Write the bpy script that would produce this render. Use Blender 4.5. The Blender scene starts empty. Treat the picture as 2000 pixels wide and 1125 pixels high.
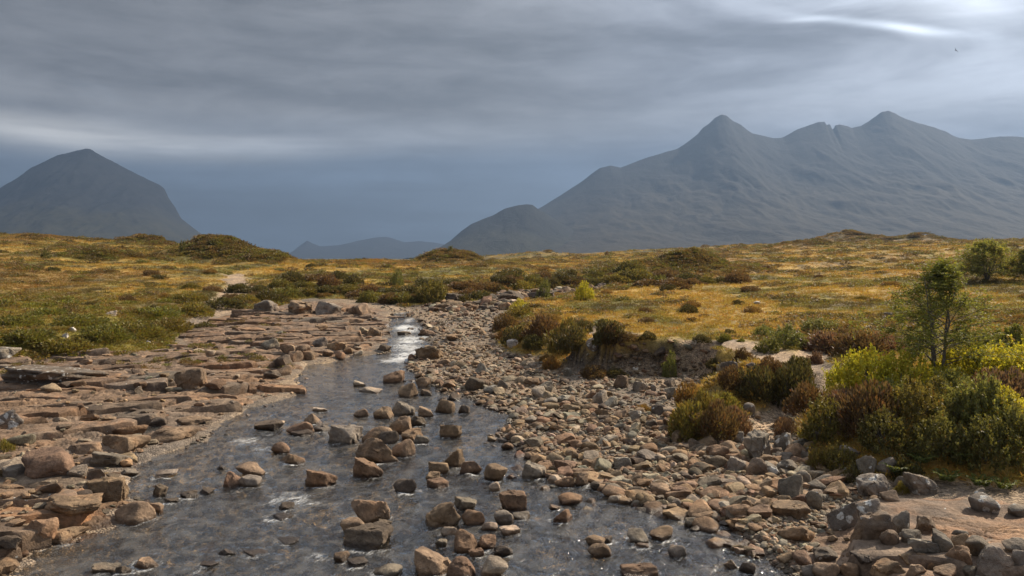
import bpy, math
import numpy as np
from mathutils import Vector

# ------------------------------------------------------------------ camera, sky, sun, exposure
F = 1570.0            # focal length in pixels of a 2000 px wide frame
HOR = 505.0           # row of the true horizon in that frame
CAMZ = 5.0            # eye height above the pool (standing on the old bridge)
scene = bpy.context.scene
COL = scene.collection
cam_data = bpy.data.cameras.new("camera")
cam = bpy.data.objects.new("camera", cam_data)
COL.objects.link(cam)
cam.location = (0, 0, CAMZ)
cam.rotation_euler = (math.radians(90), 0, 0)
cam_data.sensor_width = 36.0
cam_data.lens = 36.0 * F / 2000.0
cam_data.shift_y = (HOR - 562.5) / 2000.0
cam_data.clip_start = 0.1
cam_data.clip_end = 60000.0
scene.camera = cam

SUN_AZ, SUN_EL = math.radians(50), math.radians(36)     # azimuth clockwise from +Y (view direction)
sun_dir = Vector((math.sin(SUN_AZ) * math.cos(SUN_EL), math.cos(SUN_AZ) * math.cos(SUN_EL), math.sin(SUN_EL)))
sun_data = bpy.data.lights.new("sun", 'SUN')
sun_data.energy = 5.0
sun_data.angle = math.radians(1.2)
sun_data.color = (1.0, 0.85, 0.66)
sun = bpy.data.objects.new("sun", sun_data)
sun.rotation_euler = (-sun_dir).to_track_quat('-Z', 'Y').to_euler()
sun.location = (200, 100, 300)
COL.objects.link(sun)

scene.view_settings.view_transform = 'Standard'
scene.view_settings.look = 'None'
scene.view_settings.exposure = 0.98
scene.view_settings.gamma = 1.0
scene.view_settings.use_curve_mapping = False
scene.cycles.use_denoising = True
scene.cycles.max_bounces = 6
scene.cycles.diffuse_bounces = 3
scene.cycles.glossy_bounces = 2
scene.cycles.transmission_bounces = 2
scene.cycles.transparent_max_bounces = 8
scene.cycles.volume_bounces = 0
scene.cycles.sample_clamp_indirect = 4.0

class NT:
    """small helper to write node trees"""
    def __init__(s, tree):
        s.t = tree
        s.n = tree.nodes
        s.l = tree.links
    def node(s, typ, **kw):
        nd = s.n.new(typ)
        for k, v in kw.items():
            setattr(nd, k, v)
        return nd
    def put(s, sock, v):
        if v is None:
            return
        if isinstance(v, bpy.types.NodeSocket):
            s.l.new(v, sock)
        else:
            if hasattr(sock.default_value, '__len__') and not hasattr(v, '__len__'):
                v = (v,) * len(sock.default_value)
            if hasattr(sock.default_value, '__len__') and len(sock.default_value) == 4 and len(v) == 3:
                v = (*v, 1.0)
            sock.default_value = v
    def math(s, op, a, b=None, c=None, clamp=False):
        nd = s.node('ShaderNodeMath', operation=op, use_clamp=clamp)
        for i, v in enumerate((a, b, c)):
            s.put(nd.inputs[i], v)
        return nd.outputs[0]
    def vmath(s, op, a, b=None):
        nd = s.node('ShaderNodeVectorMath', operation=op)
        s.put(nd.inputs[0], a); s.put(nd.inputs[1], b)
        return nd.outputs['Value'] if op in ('DOT_PRODUCT', 'LENGTH', 'DISTANCE') else nd.outputs[0]
    def mix(s, f, a, b, blend='MIX'):
        nd = s.node('ShaderNodeMix', data_type='RGBA', blend_type=blend)
        s.put(nd.inputs[0], f); s.put(nd.inputs[6], a); s.put(nd.inputs[7], b)
        return nd.outputs[2]
    def smooth(s, v, lo, hi, a=0.0, b=1.0):
        nd = s.node('ShaderNodeMapRange', interpolation_type='SMOOTHSTEP')
        for i, q in enumerate((v, lo, hi, a, b)):
            s.put(nd.inputs[i], q)
        return nd.outputs[0]
    def noise(s, vec, scale, detail=3.0, rough=0.55, dist=0.0, out='Fac'):
        nd = s.node('ShaderNodeTexNoise')
        s.put(nd.inputs['Vector'], vec); s.put(nd.inputs['Scale'], scale)
        s.put(nd.inputs['Detail'], detail); s.put(nd.inputs['Roughness'], rough); s.put(nd.inputs['Distortion'], dist)
        return nd.outputs[out]
    def ramp(s, fac, stops, interp='LINEAR'):
        nd = s.node('ShaderNodeValToRGB')
        cr = nd.color_ramp
        cr.interpolation = interp
        while len(cr.elements) < len(stops):
            cr.elements.new(0.5)
        for e, (p, c) in zip(cr.elements, stops):
            e.position = p
            e.color = (*c, 1.0) if len(c) == 3 else c
        s.put(nd.inputs[0], fac)
        return nd.outputs[0]
    def xyz(s, v):
        nd = s.node('ShaderNodeSeparateXYZ'); s.put(nd.inputs[0], v)
        return nd.outputs
    def comb(s, x, y, z):
        nd = s.node('ShaderNodeCombineXYZ')
        for i, v in enumerate((x, y, z)):
            s.put(nd.inputs[i], v)
        return nd.outputs[0]

# sky: a clear NISHITA sky behind an almost closed deck of layered grey cloud, brightest towards the veiled sun
world = bpy.data.worlds.new("World")
scene.world = world
world.use_nodes = True
W = NT(world.node_tree)
W.n.clear()
sky = W.node('ShaderNodeTexSky', sky_type='NISHITA', sun_disc=False)
sky.sun_elevation = SUN_EL
sky.sun_rotation = SUN_AZ
geo = W.node('ShaderNodeTexCoord').outputs['Generated']
dirn = W.vmath('NORMALIZE', geo)
dx, dy, dz = W.xyz(dirn)
zz = W.math('ADD', W.math('MAXIMUM', dz, 0.0), 0.06)
u = W.math('DIVIDE', dx, zz)
v = W.math('DIVIDE', dy, zz)
plane = W.comb(u, v, 0.0)
hy = W.math('SQRT', W.math('ADD', W.math('MULTIPLY', dx, dx), W.math('MULTIPLY', dy, dy)))
el = W.math('DIVIDE', dz, W.math('MAXIMUM', hy, 0.02))           # tangent of elevation
az = W.math('ARCTAN2', dx, dy)
# slow warp so that the bands undulate
warp = W.math('MULTIPLY', W.math('SUBTRACT', W.noise(W.comb(W.math('MULTIPLY', az, 1.0), W.math('MULTIPLY', el, 2.0), 3.1), 1.6, 2.0), 0.5), 0.05)
elw = W.math('ADD', el, warp)
base = W.ramp(W.math('MULTIPLY', elw, 1.6), [
    (0.00, (0.120, 0.172, 0.250)), (0.10, (0.105, 0.150, 0.222)), (0.175, (0.098, 0.134, 0.192)), (0.225, (0.165, 0.180, 0.208)),
    (0.28, (0.200, 0.203, 0.214)), (0.34, (0.172, 0.175, 0.186)), (0.42, (0.140, 0.143, 0.153)), (0.50, (0.158, 0.161, 0.171)),
    (0.70, (0.19, 0.193, 0.205)), (1.00, (0.23, 0.233, 0.245))])
band = W.noise(W.comb(W.math('MULTIPLY', az, 1.6), W.math('MULTIPLY', elw, 15.0), 0.7), 1.0, 5.0, 0.55, 0.15)
puff = W.noise(W.comb(W.math('MULTIPLY', az, 7.0), W.math('MULTIPLY', elw, 24.0), 8.0), 1.2, 6.0, 0.62, 0.35)
wisp = W.noise(plane, 0.9, 5.0, 0.6, 0.6)
k = W.math('ADD', W.math('MULTIPLY', band, 0.75), W.math('ADD', W.math('MULTIPLY', puff, 0.8), W.math('MULTIPLY', wisp, 0.3)))
k = W.smooth(k, 0.62, 1.24, 0.52, 1.12)
lowb = W.noise(W.comb(W.math('MULTIPLY', az, 1.3), W.math('MULTIPLY', el, 46.0), 4.4), 1.0, 4.0, 0.55, 0.2)
k = W.math('MULTIPLY', k, W.math('ADD', 1.0, W.math('MULTIPLY', W.math('MULTIPLY', W.math('SUBTRACT', lowb, 0.5), 1.5), W.smooth(el, 0.10, 0.15, 1.0, 0.0))))
k = W.math('MULTIPLY', k, W.smooth(dz, 0.31, 0.85, 1.0, 1.75))        # an overcast sky brightens towards the zenith
cl = W.vmath('SCALE', base); W.put(cl.node.inputs['Scale'], k)
def blob(a0, e0, sa, se, skew=0.0):
    qa = W.math('DIVIDE', W.math('SUBTRACT', az, a0), sa)
    qe = W.math('DIVIDE', W.math('SUBTRACT', W.math('SUBTRACT', W.math('ADD', el, W.math('MULTIPLY', warp, 0.35)), e0), W.math('MULTIPLY', W.math('SUBTRACT', az, a0), skew)), se)
    s2 = W.math('ADD', W.math('MULTIPLY', qa, qa), W.math('MULTIPLY', qe, qe))
    return W.math('POWER', 2.718, W.math('MULTIPLY', s2, -1.0))
def addl(c, f, col):
    m = W.vmath('SCALE', col); W.put(m.node.inputs['Scale'], f)
    return W.vmath('ADD', c, m)
# thin bright gaps between the cloud layers
gapn = W.smooth(W.noise(W.comb(W.math('MULTIPLY', az, 3.0), W.math('MULTIPLY', elw, 30.0), 5.0), 1.0, 4.0), 0.3, 0.7, 0.45, 1.25)
cl = W.mix(W.smooth(az, -0.05, 0.30), cl, W.mix(1.0, cl, (1.0, 1.06, 1.18), 'MULTIPLY'))
cl = addl(cl, W.math('MULTIPLY', blob(-0.50, 0.136, 0.17, 0.017, -0.04), gapn), (0.40, 0.385, 0.36))
cl = addl(cl, W.math('MULTIPLY', blob(-0.33, 0.131, 0.17, 0.013, 0.02), gapn), (0.13, 0.13, 0.132))
cl = addl(cl, W.math('MULTIPLY', blob(-0.10, 0.152, 0.28, 0.022, 0.05), gapn), (0.085, 0.086, 0.09))
st = W.math('MULTIPLY', blob(0.43, 0.265, 0.085, 0.0048, -0.24), W.smooth(gapn, 0.4, 1.2, 0.5, 1.3))
cl = addl(cl, st, (0.26, 0.29, 0.33))
cl = addl(cl, blob(0.462, 0.256, 0.028, 0.0055, -0.30), (0.28, 0.30, 0.33))
cl = addl(cl, blob(0.347, 0.281, 0.026, 0.0035, -0.05), (0.22, 0.24, 0.27))
cl = addl(cl, W.math('MULTIPLY', blob(0.52, 0.285, 0.09, 0.035, -0.25), gapn), (0.34, 0.36, 0.39))
# glow of the veiled sun through the deck
gl = W.vmath('DOT_PRODUCT', dirn, tuple(sun_dir))
glow = W.math('POWER', W.math('MAXIMUM', gl, 0.0), 7.0)
glow = W.math('MULTIPLY', glow, W.smooth(W.noise(W.comb(W.math('MULTIPLY', az, 2.2), W.math('MULTIPLY', elw, 9.0), 2.0), 1.5, 4.0, 0.55, 0.6), 0.32, 0.68, 0.35, 1.5))
cl = addl(cl, glow, (0.62, 0.67, 0.76))
skyc = W.vmath('SCALE', sky.outputs[0]); W.put(skyc.node.inputs['Scale'], 0.08)
cover = W.smooth(wisp, 0.60, 0.85, 0.985, 0.86)
final = W.mix(cover, skyc, cl)
low = W.smooth(dz, -0.06, -0.005)
final = W.mix(low, (0.10, 0.11, 0.12), final)
bg = W.node('ShaderNodeBackground')
W.put(bg.inputs[0], final); bg.inputs[1].default_value = 1.0
W.l.new(bg.outputs[0], W.node('ShaderNodeOutputWorld').inputs[0])

# ------------------------------------------------------------------ numeric helpers
rng = np.random.default_rng(7)

def _h(ix, iy, iz, seed):
    h = (ix * 374761393 + iy * 668265263 + iz * 1274126177 + seed * 974711) & 0xFFFFFFFF
    h = ((h ^ (h >> 13)) * 1274126177) & 0xFFFFFFFF
    h = ((h ^ (h >> 16)) * 2246822519) & 0xFFFFFFFF
    return ((h ^ (h >> 15)) & 0xFFFFFF) / float(0xFFFFFF)

def vn2(x, y, seed=0):
    x = np.asarray(x, float); y = np.asarray(y, float)
    ix = np.floor(x).astype(np.int64); iy = np.floor(y).astype(np.int64)
    fx = x - ix; fy = y - iy
    ux = fx * fx * fx * (fx * (fx * 6 - 15) + 10); uy = fy * fy * fy * (fy * (fy * 6 - 15) + 10)
    a = _h(ix, iy, 0, seed); b = _h(ix + 1, iy, 0, seed); c = _h(ix, iy + 1, 0, seed); d = _h(ix + 1, iy + 1, 0, seed)
    return (a + (b - a) * ux) * (1 - uy) + (c + (d - c) * ux) * uy

def fbm2(x, y, oct=4, seed=0, gain=0.5):
    s = 0.0; a = 1.0; t = 0.0
    for o in range(oct):
        s = s + a * (vn2(x, y, seed + o * 17) - 0.5); t += a
        x = x * 2.03 + 11.3; y = y * 2.03 - 7.1; a *= gain
    return 2 * s / t

def vn3(p, seed=0):
    i = np.floor(p).astype(np.int64); f = p - i
    u_ = f * f * (3 - 2 * f)
    r = 0.0
    for dx_ in (0, 1):
        for dy_ in (0, 1):
            for dz_ in (0, 1):
                w = (u_[:, 0] if dx_ else 1 - u_[:, 0]) * (u_[:, 1] if dy_ else 1 - u_[:, 1]) * (u_[:, 2] if dz_ else 1 - u_[:, 2])
                r = r + w * _h(i[:, 0] + dx_, i[:, 1] + dy_, i[:, 2] + dz_, seed)
    return r

def fbm3(p, oct=4, seed=0, gain=0.5):
    s = 0.0; a = 1.0; t = 0.0
    for o in range(oct):
        s = s + a * (vn3(p, seed + o * 13) - 0.5); t += a
        p = p * 2.03 + 5.7; a *= gain
    return 2 * s / t

def sstep(lo, hi, v):
    t = np.clip((v - lo) / (hi - lo), 0, 1)
    return t * t * (3 - 2 * t)

def seg_dist(x, y, pts, closed=True):
    """distance to a polyline and, for a closed one, the inside mask"""
    x = np.asarray(x, float); y = np.asarray(y, float)
    best = np.full(x.shape, 1e18)
    ins = np.zeros(x.shape, bool)
    n = len(pts)
    for i in range(n if closed else n - 1):
        x0, y0 = pts[i]; x1, y1 = pts[(i + 1) % n]
        ex, ey = x1 - x0, y1 - y0
        L2 = ex * ex + ey * ey + 1e-12
        t = np.clip(((x - x0) * ex + (y - y0) * ey) / L2, 0, 1)
        d = (x - x0 - t * ex) ** 2 + (y - y0 - t * ey) ** 2
        best = np.minimum(best, d)
        if closed:
            c = ((y0 > y) != (y1 > y))
            with np.errstate(divide='ignore', invalid='ignore'):
                xx = ex * (y - y0) / (ey if ey != 0 else 1e-12) + x0
            ins ^= c & (x < xx)
    d = np.sqrt(best)
    return (np.where(ins, d, -d) if closed else d)

def vor2(x, y, seed=0):
    """F1, F2 and the nearest site (id, sx, sy) of a jittered-grid Voronoi"""
    ix = np.floor(x).astype(np.int64); iy = np.floor(y).astype(np.int64)
    f1 = np.full(x.shape, 9.0); f2 = np.full(x.shape, 9.0)
    idv = np.zeros(x.shape); sx = np.zeros(x.shape); sy = np.zeros(x.shape)
    for a in (-1, 0, 1):
        for b in (-1, 0, 1):
            cx = ix + a; cy = iy + b
            px = cx + 0.1 + 0.8 * _h(cx, cy, 1, seed); py = cy + 0.1 + 0.8 * _h(cx, cy, 2, seed)
            d = np.hypot(x - px, y - py)
            nearer = d < f1
            f2 = np.where(nearer, f1, np.minimum(f2, d))
            f1 = np.where(nearer, d, f1)
            idv = np.where(nearer, _h(cx, cy, 3, seed), idv)
            sx = np.where(nearer, px, sx); sy = np.where(nearer, py, sy)
    return f1, f2, idv, sx, sy

def mesh_np(name, V, faces, mats=(), smooth=True, attrs=None):
    """V (n,3); faces (m,k) array or a list of such arrays with different k"""
    me = bpy.data.meshes.new(name)
    fl = faces if isinstance(faces, (list, tuple)) else [faces]
    fl = [np.asarray(f, np.int32) for f in fl if len(f)]
    V = np.asarray(V, np.float32)
    me.vertices.add(len(V)); me.vertices.foreach_set('co', V.ravel())
    nl = sum(f.size for f in fl); nf = sum(len(f) for f in fl)
    if nf:
        me.loops.add(nl); me.polygons.add(nf)
        me.loops.foreach_set('vertex_index', np.concatenate([f.ravel() for f in fl]))
        tot = np.concatenate([np.full(len(f), f.shape[1], np.int32) for f in fl])
        start = np.concatenate([[0], np.cumsum(tot)[:-1]]).astype(np.int32)
        me.polygons.foreach_set('loop_start', start)
        me.polygons.foreach_set('loop_total', tot)
        me.polygons.foreach_set('use_smooth', np.full(nf, smooth, bool))
    for k_, val in (attrs or {}).items():
        val = np.asarray(val, np.float32)
        if val.ndim == 1:
            a = me.attributes.new(k_, 'FLOAT', 'POINT'); a.data.foreach_set('value', val)
        else:
            a = me.attributes.new(k_, 'FLOAT_VECTOR', 'POINT'); a.data.foreach_set('vector', val.ravel())
    me.update(calc_edges=True)
    for m in mats:
        me.materials.append(m)
    return me

def link(name, me, parent=None, loc=None, rot=None, scl=None, label=None, cat=None, group=None, kind=None, color=None):
    o = bpy.data.objects.new(name, me)
    COL.objects.link(o)
    if parent is not None: o.parent = parent
    if loc is not None: o.location = loc
    if rot is not None: o.rotation_euler = rot
    if scl is not None: o.scale = scl
    if label: o['label'] = label
    if cat: o['category'] = cat
    if group: o['group'] = group
    if kind: o['kind'] = kind
    if color is not None: o.color = color
    return o

def grid_faces(nr, nc):
    i = np.arange(nr * nc).reshape(nr, nc)
    return np.stack([i[:-1, :-1].ravel(), i[:-1, 1:].ravel(), i[1:, 1:].ravel(), i[1:, :-1].ravel()], 1)

# ------------------------------------------------------------------ the lie of the land
def wlev(y):
    """level of the river (pool, then rapids climbing to the upper reach)"""
    y = np.asarray(y, float)
    return 0.30 * sstep(38, 45, y) + 0.33 * sstep(48, 62, y) + 0.25 * sstep(62, 90, y) + 0.6 * sstep(90, 130, y) + 1.4 * sstep(130, 220, y)

def PW(px, py, dz=0.0):
    """point of the water (plus dz) that shows at a pixel of the 2000 px frame"""
    Y = 30.0
    for _ in range(60):
        Y = 0.5 * Y + 0.5 * (CAMZ - float(wlev(Y)) - dz) * F / (py - HOR)
    return ((px - 1000) / F * Y, Y)

RIVER = [PW(*p) for p in [(20, 1180), (75, 1120), (95, 1080), (205, 1050), (318, 1003), (300, 985), (255, 960), (258, 928), (300, 893), (385, 862),
    (445, 822), (505, 792), (572, 772), (578, 742), (602, 713), (690, 699), (765, 690), (745, 672), (765, 650), (752, 630), (768, 614), (800, 608),
    (815, 628), (842, 650), (838, 678), (812, 690), (795, 708), (815, 735), (862, 768), (925, 786), (1000, 815), (975, 850), (1015, 880),
    (1040, 905), (1070, 932), (1170, 952), (1205, 980), (1300, 1000), (1400, 1015), (1445, 1040), (1480, 1070), (1560, 1125), (1640, 1190), (1500, 1500), (-300, 1500)]]
POOLS = [PW(*p, 0.05) for p in [(205, 858), (262, 838), (300, 834), (290, 845), (262, 853), (225, 862)]]
LMOOR = [PW(*p, 0.45) for p in [(-900, 880), (-300, 775), (-60, 728), (60, 712), (190, 703), (330, 692), (368, 648), (425, 615), (500, 605), (604, 582),
    (700, 583), (784, 594), (855, 590), (926, 592), (955, 578), (1047, 567), (1184, 559), (1296, 560), (1427, 554), (1513, 550), (1600, 540), (1750, 532)]] + \
    [(260, 300), (9000, 4000), (9000, 12000), (-9000, 12000), (-9000, 60)]
RMOOR = [PW(*p, 0.25) for p in [(1750, 540), (1600, 547), (1513, 556), (1427, 562), (1296, 569), (1184, 573), (1100, 582), (1020, 592), (985, 620), (965, 650), (968, 690),
    (1040, 706), (1085, 724), (1200, 738), (1290, 738), (1400, 742), (1370, 762), (1345, 775), (1305, 830), (1312, 862), (1420, 872), (1462, 852),
    (1475, 815), (1530, 812), (1535, 850), (1570, 890), (1640, 932), (1720, 945), (1840, 955), (2000, 972), (2300, 1010), (3000, 1100)]] + [(9000, 8), (9000, 3900), (262, 290)]
RPATH = [PW(*p, 1.5) for p in [(1125, 622), (1180, 641), (1250, 657), (1330, 668), (1420, 681), (1500, 697), (1580, 716), (1612, 735)]]
RPATH2 = [PW(*p, 0.6) for p in [(1600, 742), (1570, 770), (1520, 800), (1500, 822), (1478, 838)]]
LPATH = [PW(*p, 2.2) for p in [(395, 580), (425, 567), (455, 553), (468, 542), (455, 533), (470, 528)]]
CUT = [PW(*p, 0.3) for p in [(1200, 736), (1290, 737), (1400, 742)]]

# moor heights: columns = image column, rows = distance
TX = np.array([-900, 0, 250, 410, 560, 850, 1120, 1300, 1500, 1650, 1750, 2000, 2900], float)
TY = np.log(np.array([10, 16, 20, 25, 40, 70, 110, 160, 210, 300, 450, 800, 2000, 9000], float))
TZ = np.array([
    [.7, .7, .6, .5, .5, .5, .5, .6, .7, .5, .45, .5, .7],
    [.9, .9, .8, .7, .6, .6, .8, .9, 1.0, .8, .75, .8, 1.2],
    [1.0, .9, .8, .7, .7, .7, 1.0, 1.2, 1.35, 1.35, 1.35, 1.4, 1.8],
    [1.1, 1.0, .9, .8, .8, .8, 1.2, 1.4, 1.5, 1.55, 1.6, 1.8, 2.3],
    [1.8, 1.7, 1.45, 1.2, 1.1, 1.1, 1.35, 1.5, 1.65, 1.9, 2.1, 2.4, 3.0],
    [2.9, 2.6, 2.3, 1.9, 1.7, 1.6, 1.7, 1.9, 2.2, 2.5, 2.8, 3.1, 4.2],
    [5.0, 4.6, 3.7, 3.1, 2.9, 2.5, 2.4, 2.5, 2.9, 3.3, 3.8, 4.6, 6.0],
    [8.4, 8.0, 6.3, 4.9, 4.3, 3.7, 3.2, 3.4, 4.0, 4.6, 5.2, 6.3, 8.0],
    [11.2, 10.7, 8.8, 6.0, 4.0, 3.6, 3.6, 4.4, 5.6, 6.6, 7.2, 8.2, 10],
    [13.8, 13.0, 10.5, 6.6, 3.6, 3.2, 4.6, 6.4, 8.6, 10.0, 10.0, 11.0, 13],
    [14.0, 13.5, 11.0, 7.0, 3.2, 2.8, 6.2, 9.6, 12.2, 13.5, 13.0, 15.0, 17],
    [14.0, 14.0, 12.0, 7.0, 2.0, 2.0, 9.0, 13.5, 15.0, 16.0, 17.0, 20.0, 22],
    [14.0, 14.0, 12.0, 6.0, 0.0, 0.0, 16.0, 20.0, 22.0, 24.0, 26.0, 30.0, 30],
    [10.0, 10.0, 10.0, 6.0, 0.0, 0.0, 12.0, 20.0, 25.0, 25.0, 25.0, 30.0, 30]])
BUMPS = [(405, 150, 4.4, 6.5, 9), (470, 146, 2.0, 6, 7), (530, 142, 1.3, 4.5, 6), (210, 130, 1.3, 5, 5), (300, 215, 2.2, 8, 9), (885, 185, 2.7, 5.0, 8), (870, 185, 1.0, 14, 9), (720, 165, .8, 6, 6),
         (1350, 128, 3.0, 4.6, 7), (1290, 124, 1.3, 7, 5), (1200, 120, 1.1, 6, 5), (1660, 430, 6.0, 18, 20), (1790, 400, 4.5, 14, 15),
         (1560, 300, 2.5, 10, 9), (1020, 520, 3.0, 30, 30), (90, 205, 1.0, 10, 10), (1930, 70, 1.0, 6, 5), (400, 95, .6, 3, 4)]

def moor_z(x, y):
    t = x / np.maximum(y, 4.0)
    pxx = np.clip(1000 + F * t, TX[0], TX[-1] - 1e-6)
    ly = np.clip(np.log(np.maximum(np.hypot(x * 0.25, y), 4.0)), TY[0], TY[-1] - 1e-6)
    i = np.clip(np.searchsorted(TX, pxx, 'right') - 1, 0, len(TX) - 2); j = np.clip(np.searchsorted(TY, ly, 'right') - 1, 0, len(TY) - 2)
    a = (pxx - TX[i]) / (TX[i + 1] - TX[i]); b = (ly - TY[j]) / (TY[j + 1] - TY[j])
    a = 0.5 * a + 0.5 * a * a * (3 - 2 * a); b = 0.6 * b + 0.4 * b * b * (3 - 2 * b)
    z = (TZ[j, i] * (1 - a) + TZ[j, i + 1] * a) * (1 - b) + (TZ[j + 1, i] * (1 - a) + TZ[j + 1, i + 1] * a) * b
    for (bx, by, h, sx, sy) in BUMPS:
        cx = (bx - 1000) / F * by
        wob = 1 + 0.5 * fbm2(x / (sx * 0.9), y / (sy * 0.9), 3, int(bx))
        z = z + h * wob * np.exp(-((x - cx) / sx) ** 2 - ((y - by) / sy) ** 2)
    amp = np.clip(y / 140.0, 0.12, 1.0)
    z = z + 0.42 * amp * fbm2(x / 9.0, y / 9.0, 4, 3) + 0.10 * fbm2(x / 1.7, y / 1.7, 3, 5)
    far = sstep(150, 500, y)
    z = z + far * 2.0 * fbm2(x / 60.0, y / 45.0, 5, 9)
    return z

def ground(x, y, full=False):
    x = np.asarray(x, float); y = np.asarray(y, float)
    shp = x.shape
    x = x.ravel(); y = y.ravel()
    wob = 0.35 * np.clip(y / 30, .5, 3)
    wx = x + wob * fbm2(x / 1.6, y / 1.6, 3, 21); wy = y + wob * fbm2(x / 1.6, y / 1.6, 3, 22)
    near = y < 400
    sdl = np.full(x.shape, 50.0); sdr = np.full(x.shape, -50.0); sdv = np.full(x.shape, -50.0); cut = np.full(x.shape, 50.0)
    pth = np.full(x.shape, 50.0); sdp = np.full(x.shape, -50.0)
    nx, ny = wx[near], wy[near]
    sdl[near] = seg_dist(nx, ny, LMOOR); sdr[near] = seg_dist(nx, ny, RMOOR); sdv[near] = seg_dist(nx, ny, RIVER)
    cut[near] = seg_dist(nx, ny, CUT, False)
    sdp[near] = seg_dist(nx, ny, POOLS)
    pth[near] = np.minimum(np.minimum(seg_dist(nx, ny, RPATH, False) * .58, seg_dist(nx, ny, RPATH2, False) * .8), seg_dist(nx, ny, LPATH, False) * .42)
    wl = wlev(y)
    mz = moor_z(x, y)
    # stony flood bed: falls gently to the water, then to the river bed
    fl = wl + 0.07 + 0.30 * sstep(0.0, 7.0, -sdv) + 0.05 * fbm2(x / 0.9, y / 0.9, 3, 31) + 0.10 * fbm2(x / 3.5, y / 3.5, 2, 32)
    bed = wl - 0.10 - 0.28 * sstep(0.0, 2.2, sdv) + 0.16 * fbm2(x / 2.6, y / 1.8, 3, 33)
    z = fl + (np.minimum(bed, wl - 0.05) - fl) * sstep(-0.25, 0.30, sdv)
    wr = 0.5 + 1.8 * sstep(2.0, 3.5, cut)
    ml = sstep(-0.2, 5.5, sdl); mr = sstep(-0.1, 1.0, sdr / wr)
    m = np.maximum(ml, mr)
    mz = np.maximum(mz, wl + 0.3)
    z = z + (mz - z) * m
    z = z + 0.40 * np.exp(-(cut / 2.6) ** 2) * mr * (sdr > 0)
    z = z - 0.12 * (1 - sstep(0.25, 0.8, pth))
    z = np.where(sdp > -0.3, np.minimum(z, 0.12 - 0.2 * sstep(-.3, .3, sdp)), z)
    if not full:
        return z.reshape(shp)
    mask = np.maximum(sstep(-0.1, 0.7, sdl), sstep(0.0, 0.5, sdr))
    d = dict(z=z, sdl=sdl, sdr=sdr, sdv=sdv, path=1 - sstep(0.35, 0.75, pth), moor=mask, cut=cut, m=m)
    return {k_: q.reshape(shp) for k_, q in d.items()}

_YS = np.exp(np.linspace(math.log(9.0), math.log(700), 900))
def hit(px, py):
    """where the ray through a pixel first meets the ground or the water"""
    X = (px - 1000) / F * _YS
    zr = CAMZ - (py - HOR) / F * _YS
    g = np.maximum(ground(X, _YS), wlev(_YS) - 0.0)
    below = np.nonzero(zr <= g)[0]
    if len(below) == 0:
        return X[-1], _YS[-1], float(g[-1])
    i = below[0]
    if i == 0:
        return X[0], _YS[0], float(g[0])
    a = (zr[i - 1] - g[i - 1]); b = (g[i] - zr[i]); f = a / (a + b + 1e-9)
    Y = _YS[i - 1] + f * (_YS[i] - _YS[i - 1])
    return (px - 1000) / F * Y, Y, float(g[i - 1] + f * (g[i] - g[i - 1]))
# ------------------------------------------------------------------ materials
def new_mat(name):
    m = bpy.data.materials.new(name)
    m.use_nodes = True
    t = NT(m.node_tree)
    t.n.clear()
    out = t.node('ShaderNodeOutputMaterial')
    return m, t, out

def principled(t, out, color, rough=0.85, normal=None, spec=0.3):
    p = t.node('ShaderNodeBsdfPrincipled')
    t.put(p.inputs['Base Color'], color); t.put(p.inputs['Roughness'], rough); t.put(p.inputs['Specular IOR Level'], spec)
    if normal is not None:
        t.put(p.inputs['Normal'], normal)
    t.l.new(p.outputs[0], out.inputs[0])
    return p

def bump(t, h, strength=0.5, dist=0.02):
    b = t.node('ShaderNodeBump')
    t.put(b.inputs['Strength'], strength); t.put(b.inputs['Distance'], dist); t.put(b.inputs['Height'], h)
    return b.outputs[0]

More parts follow.
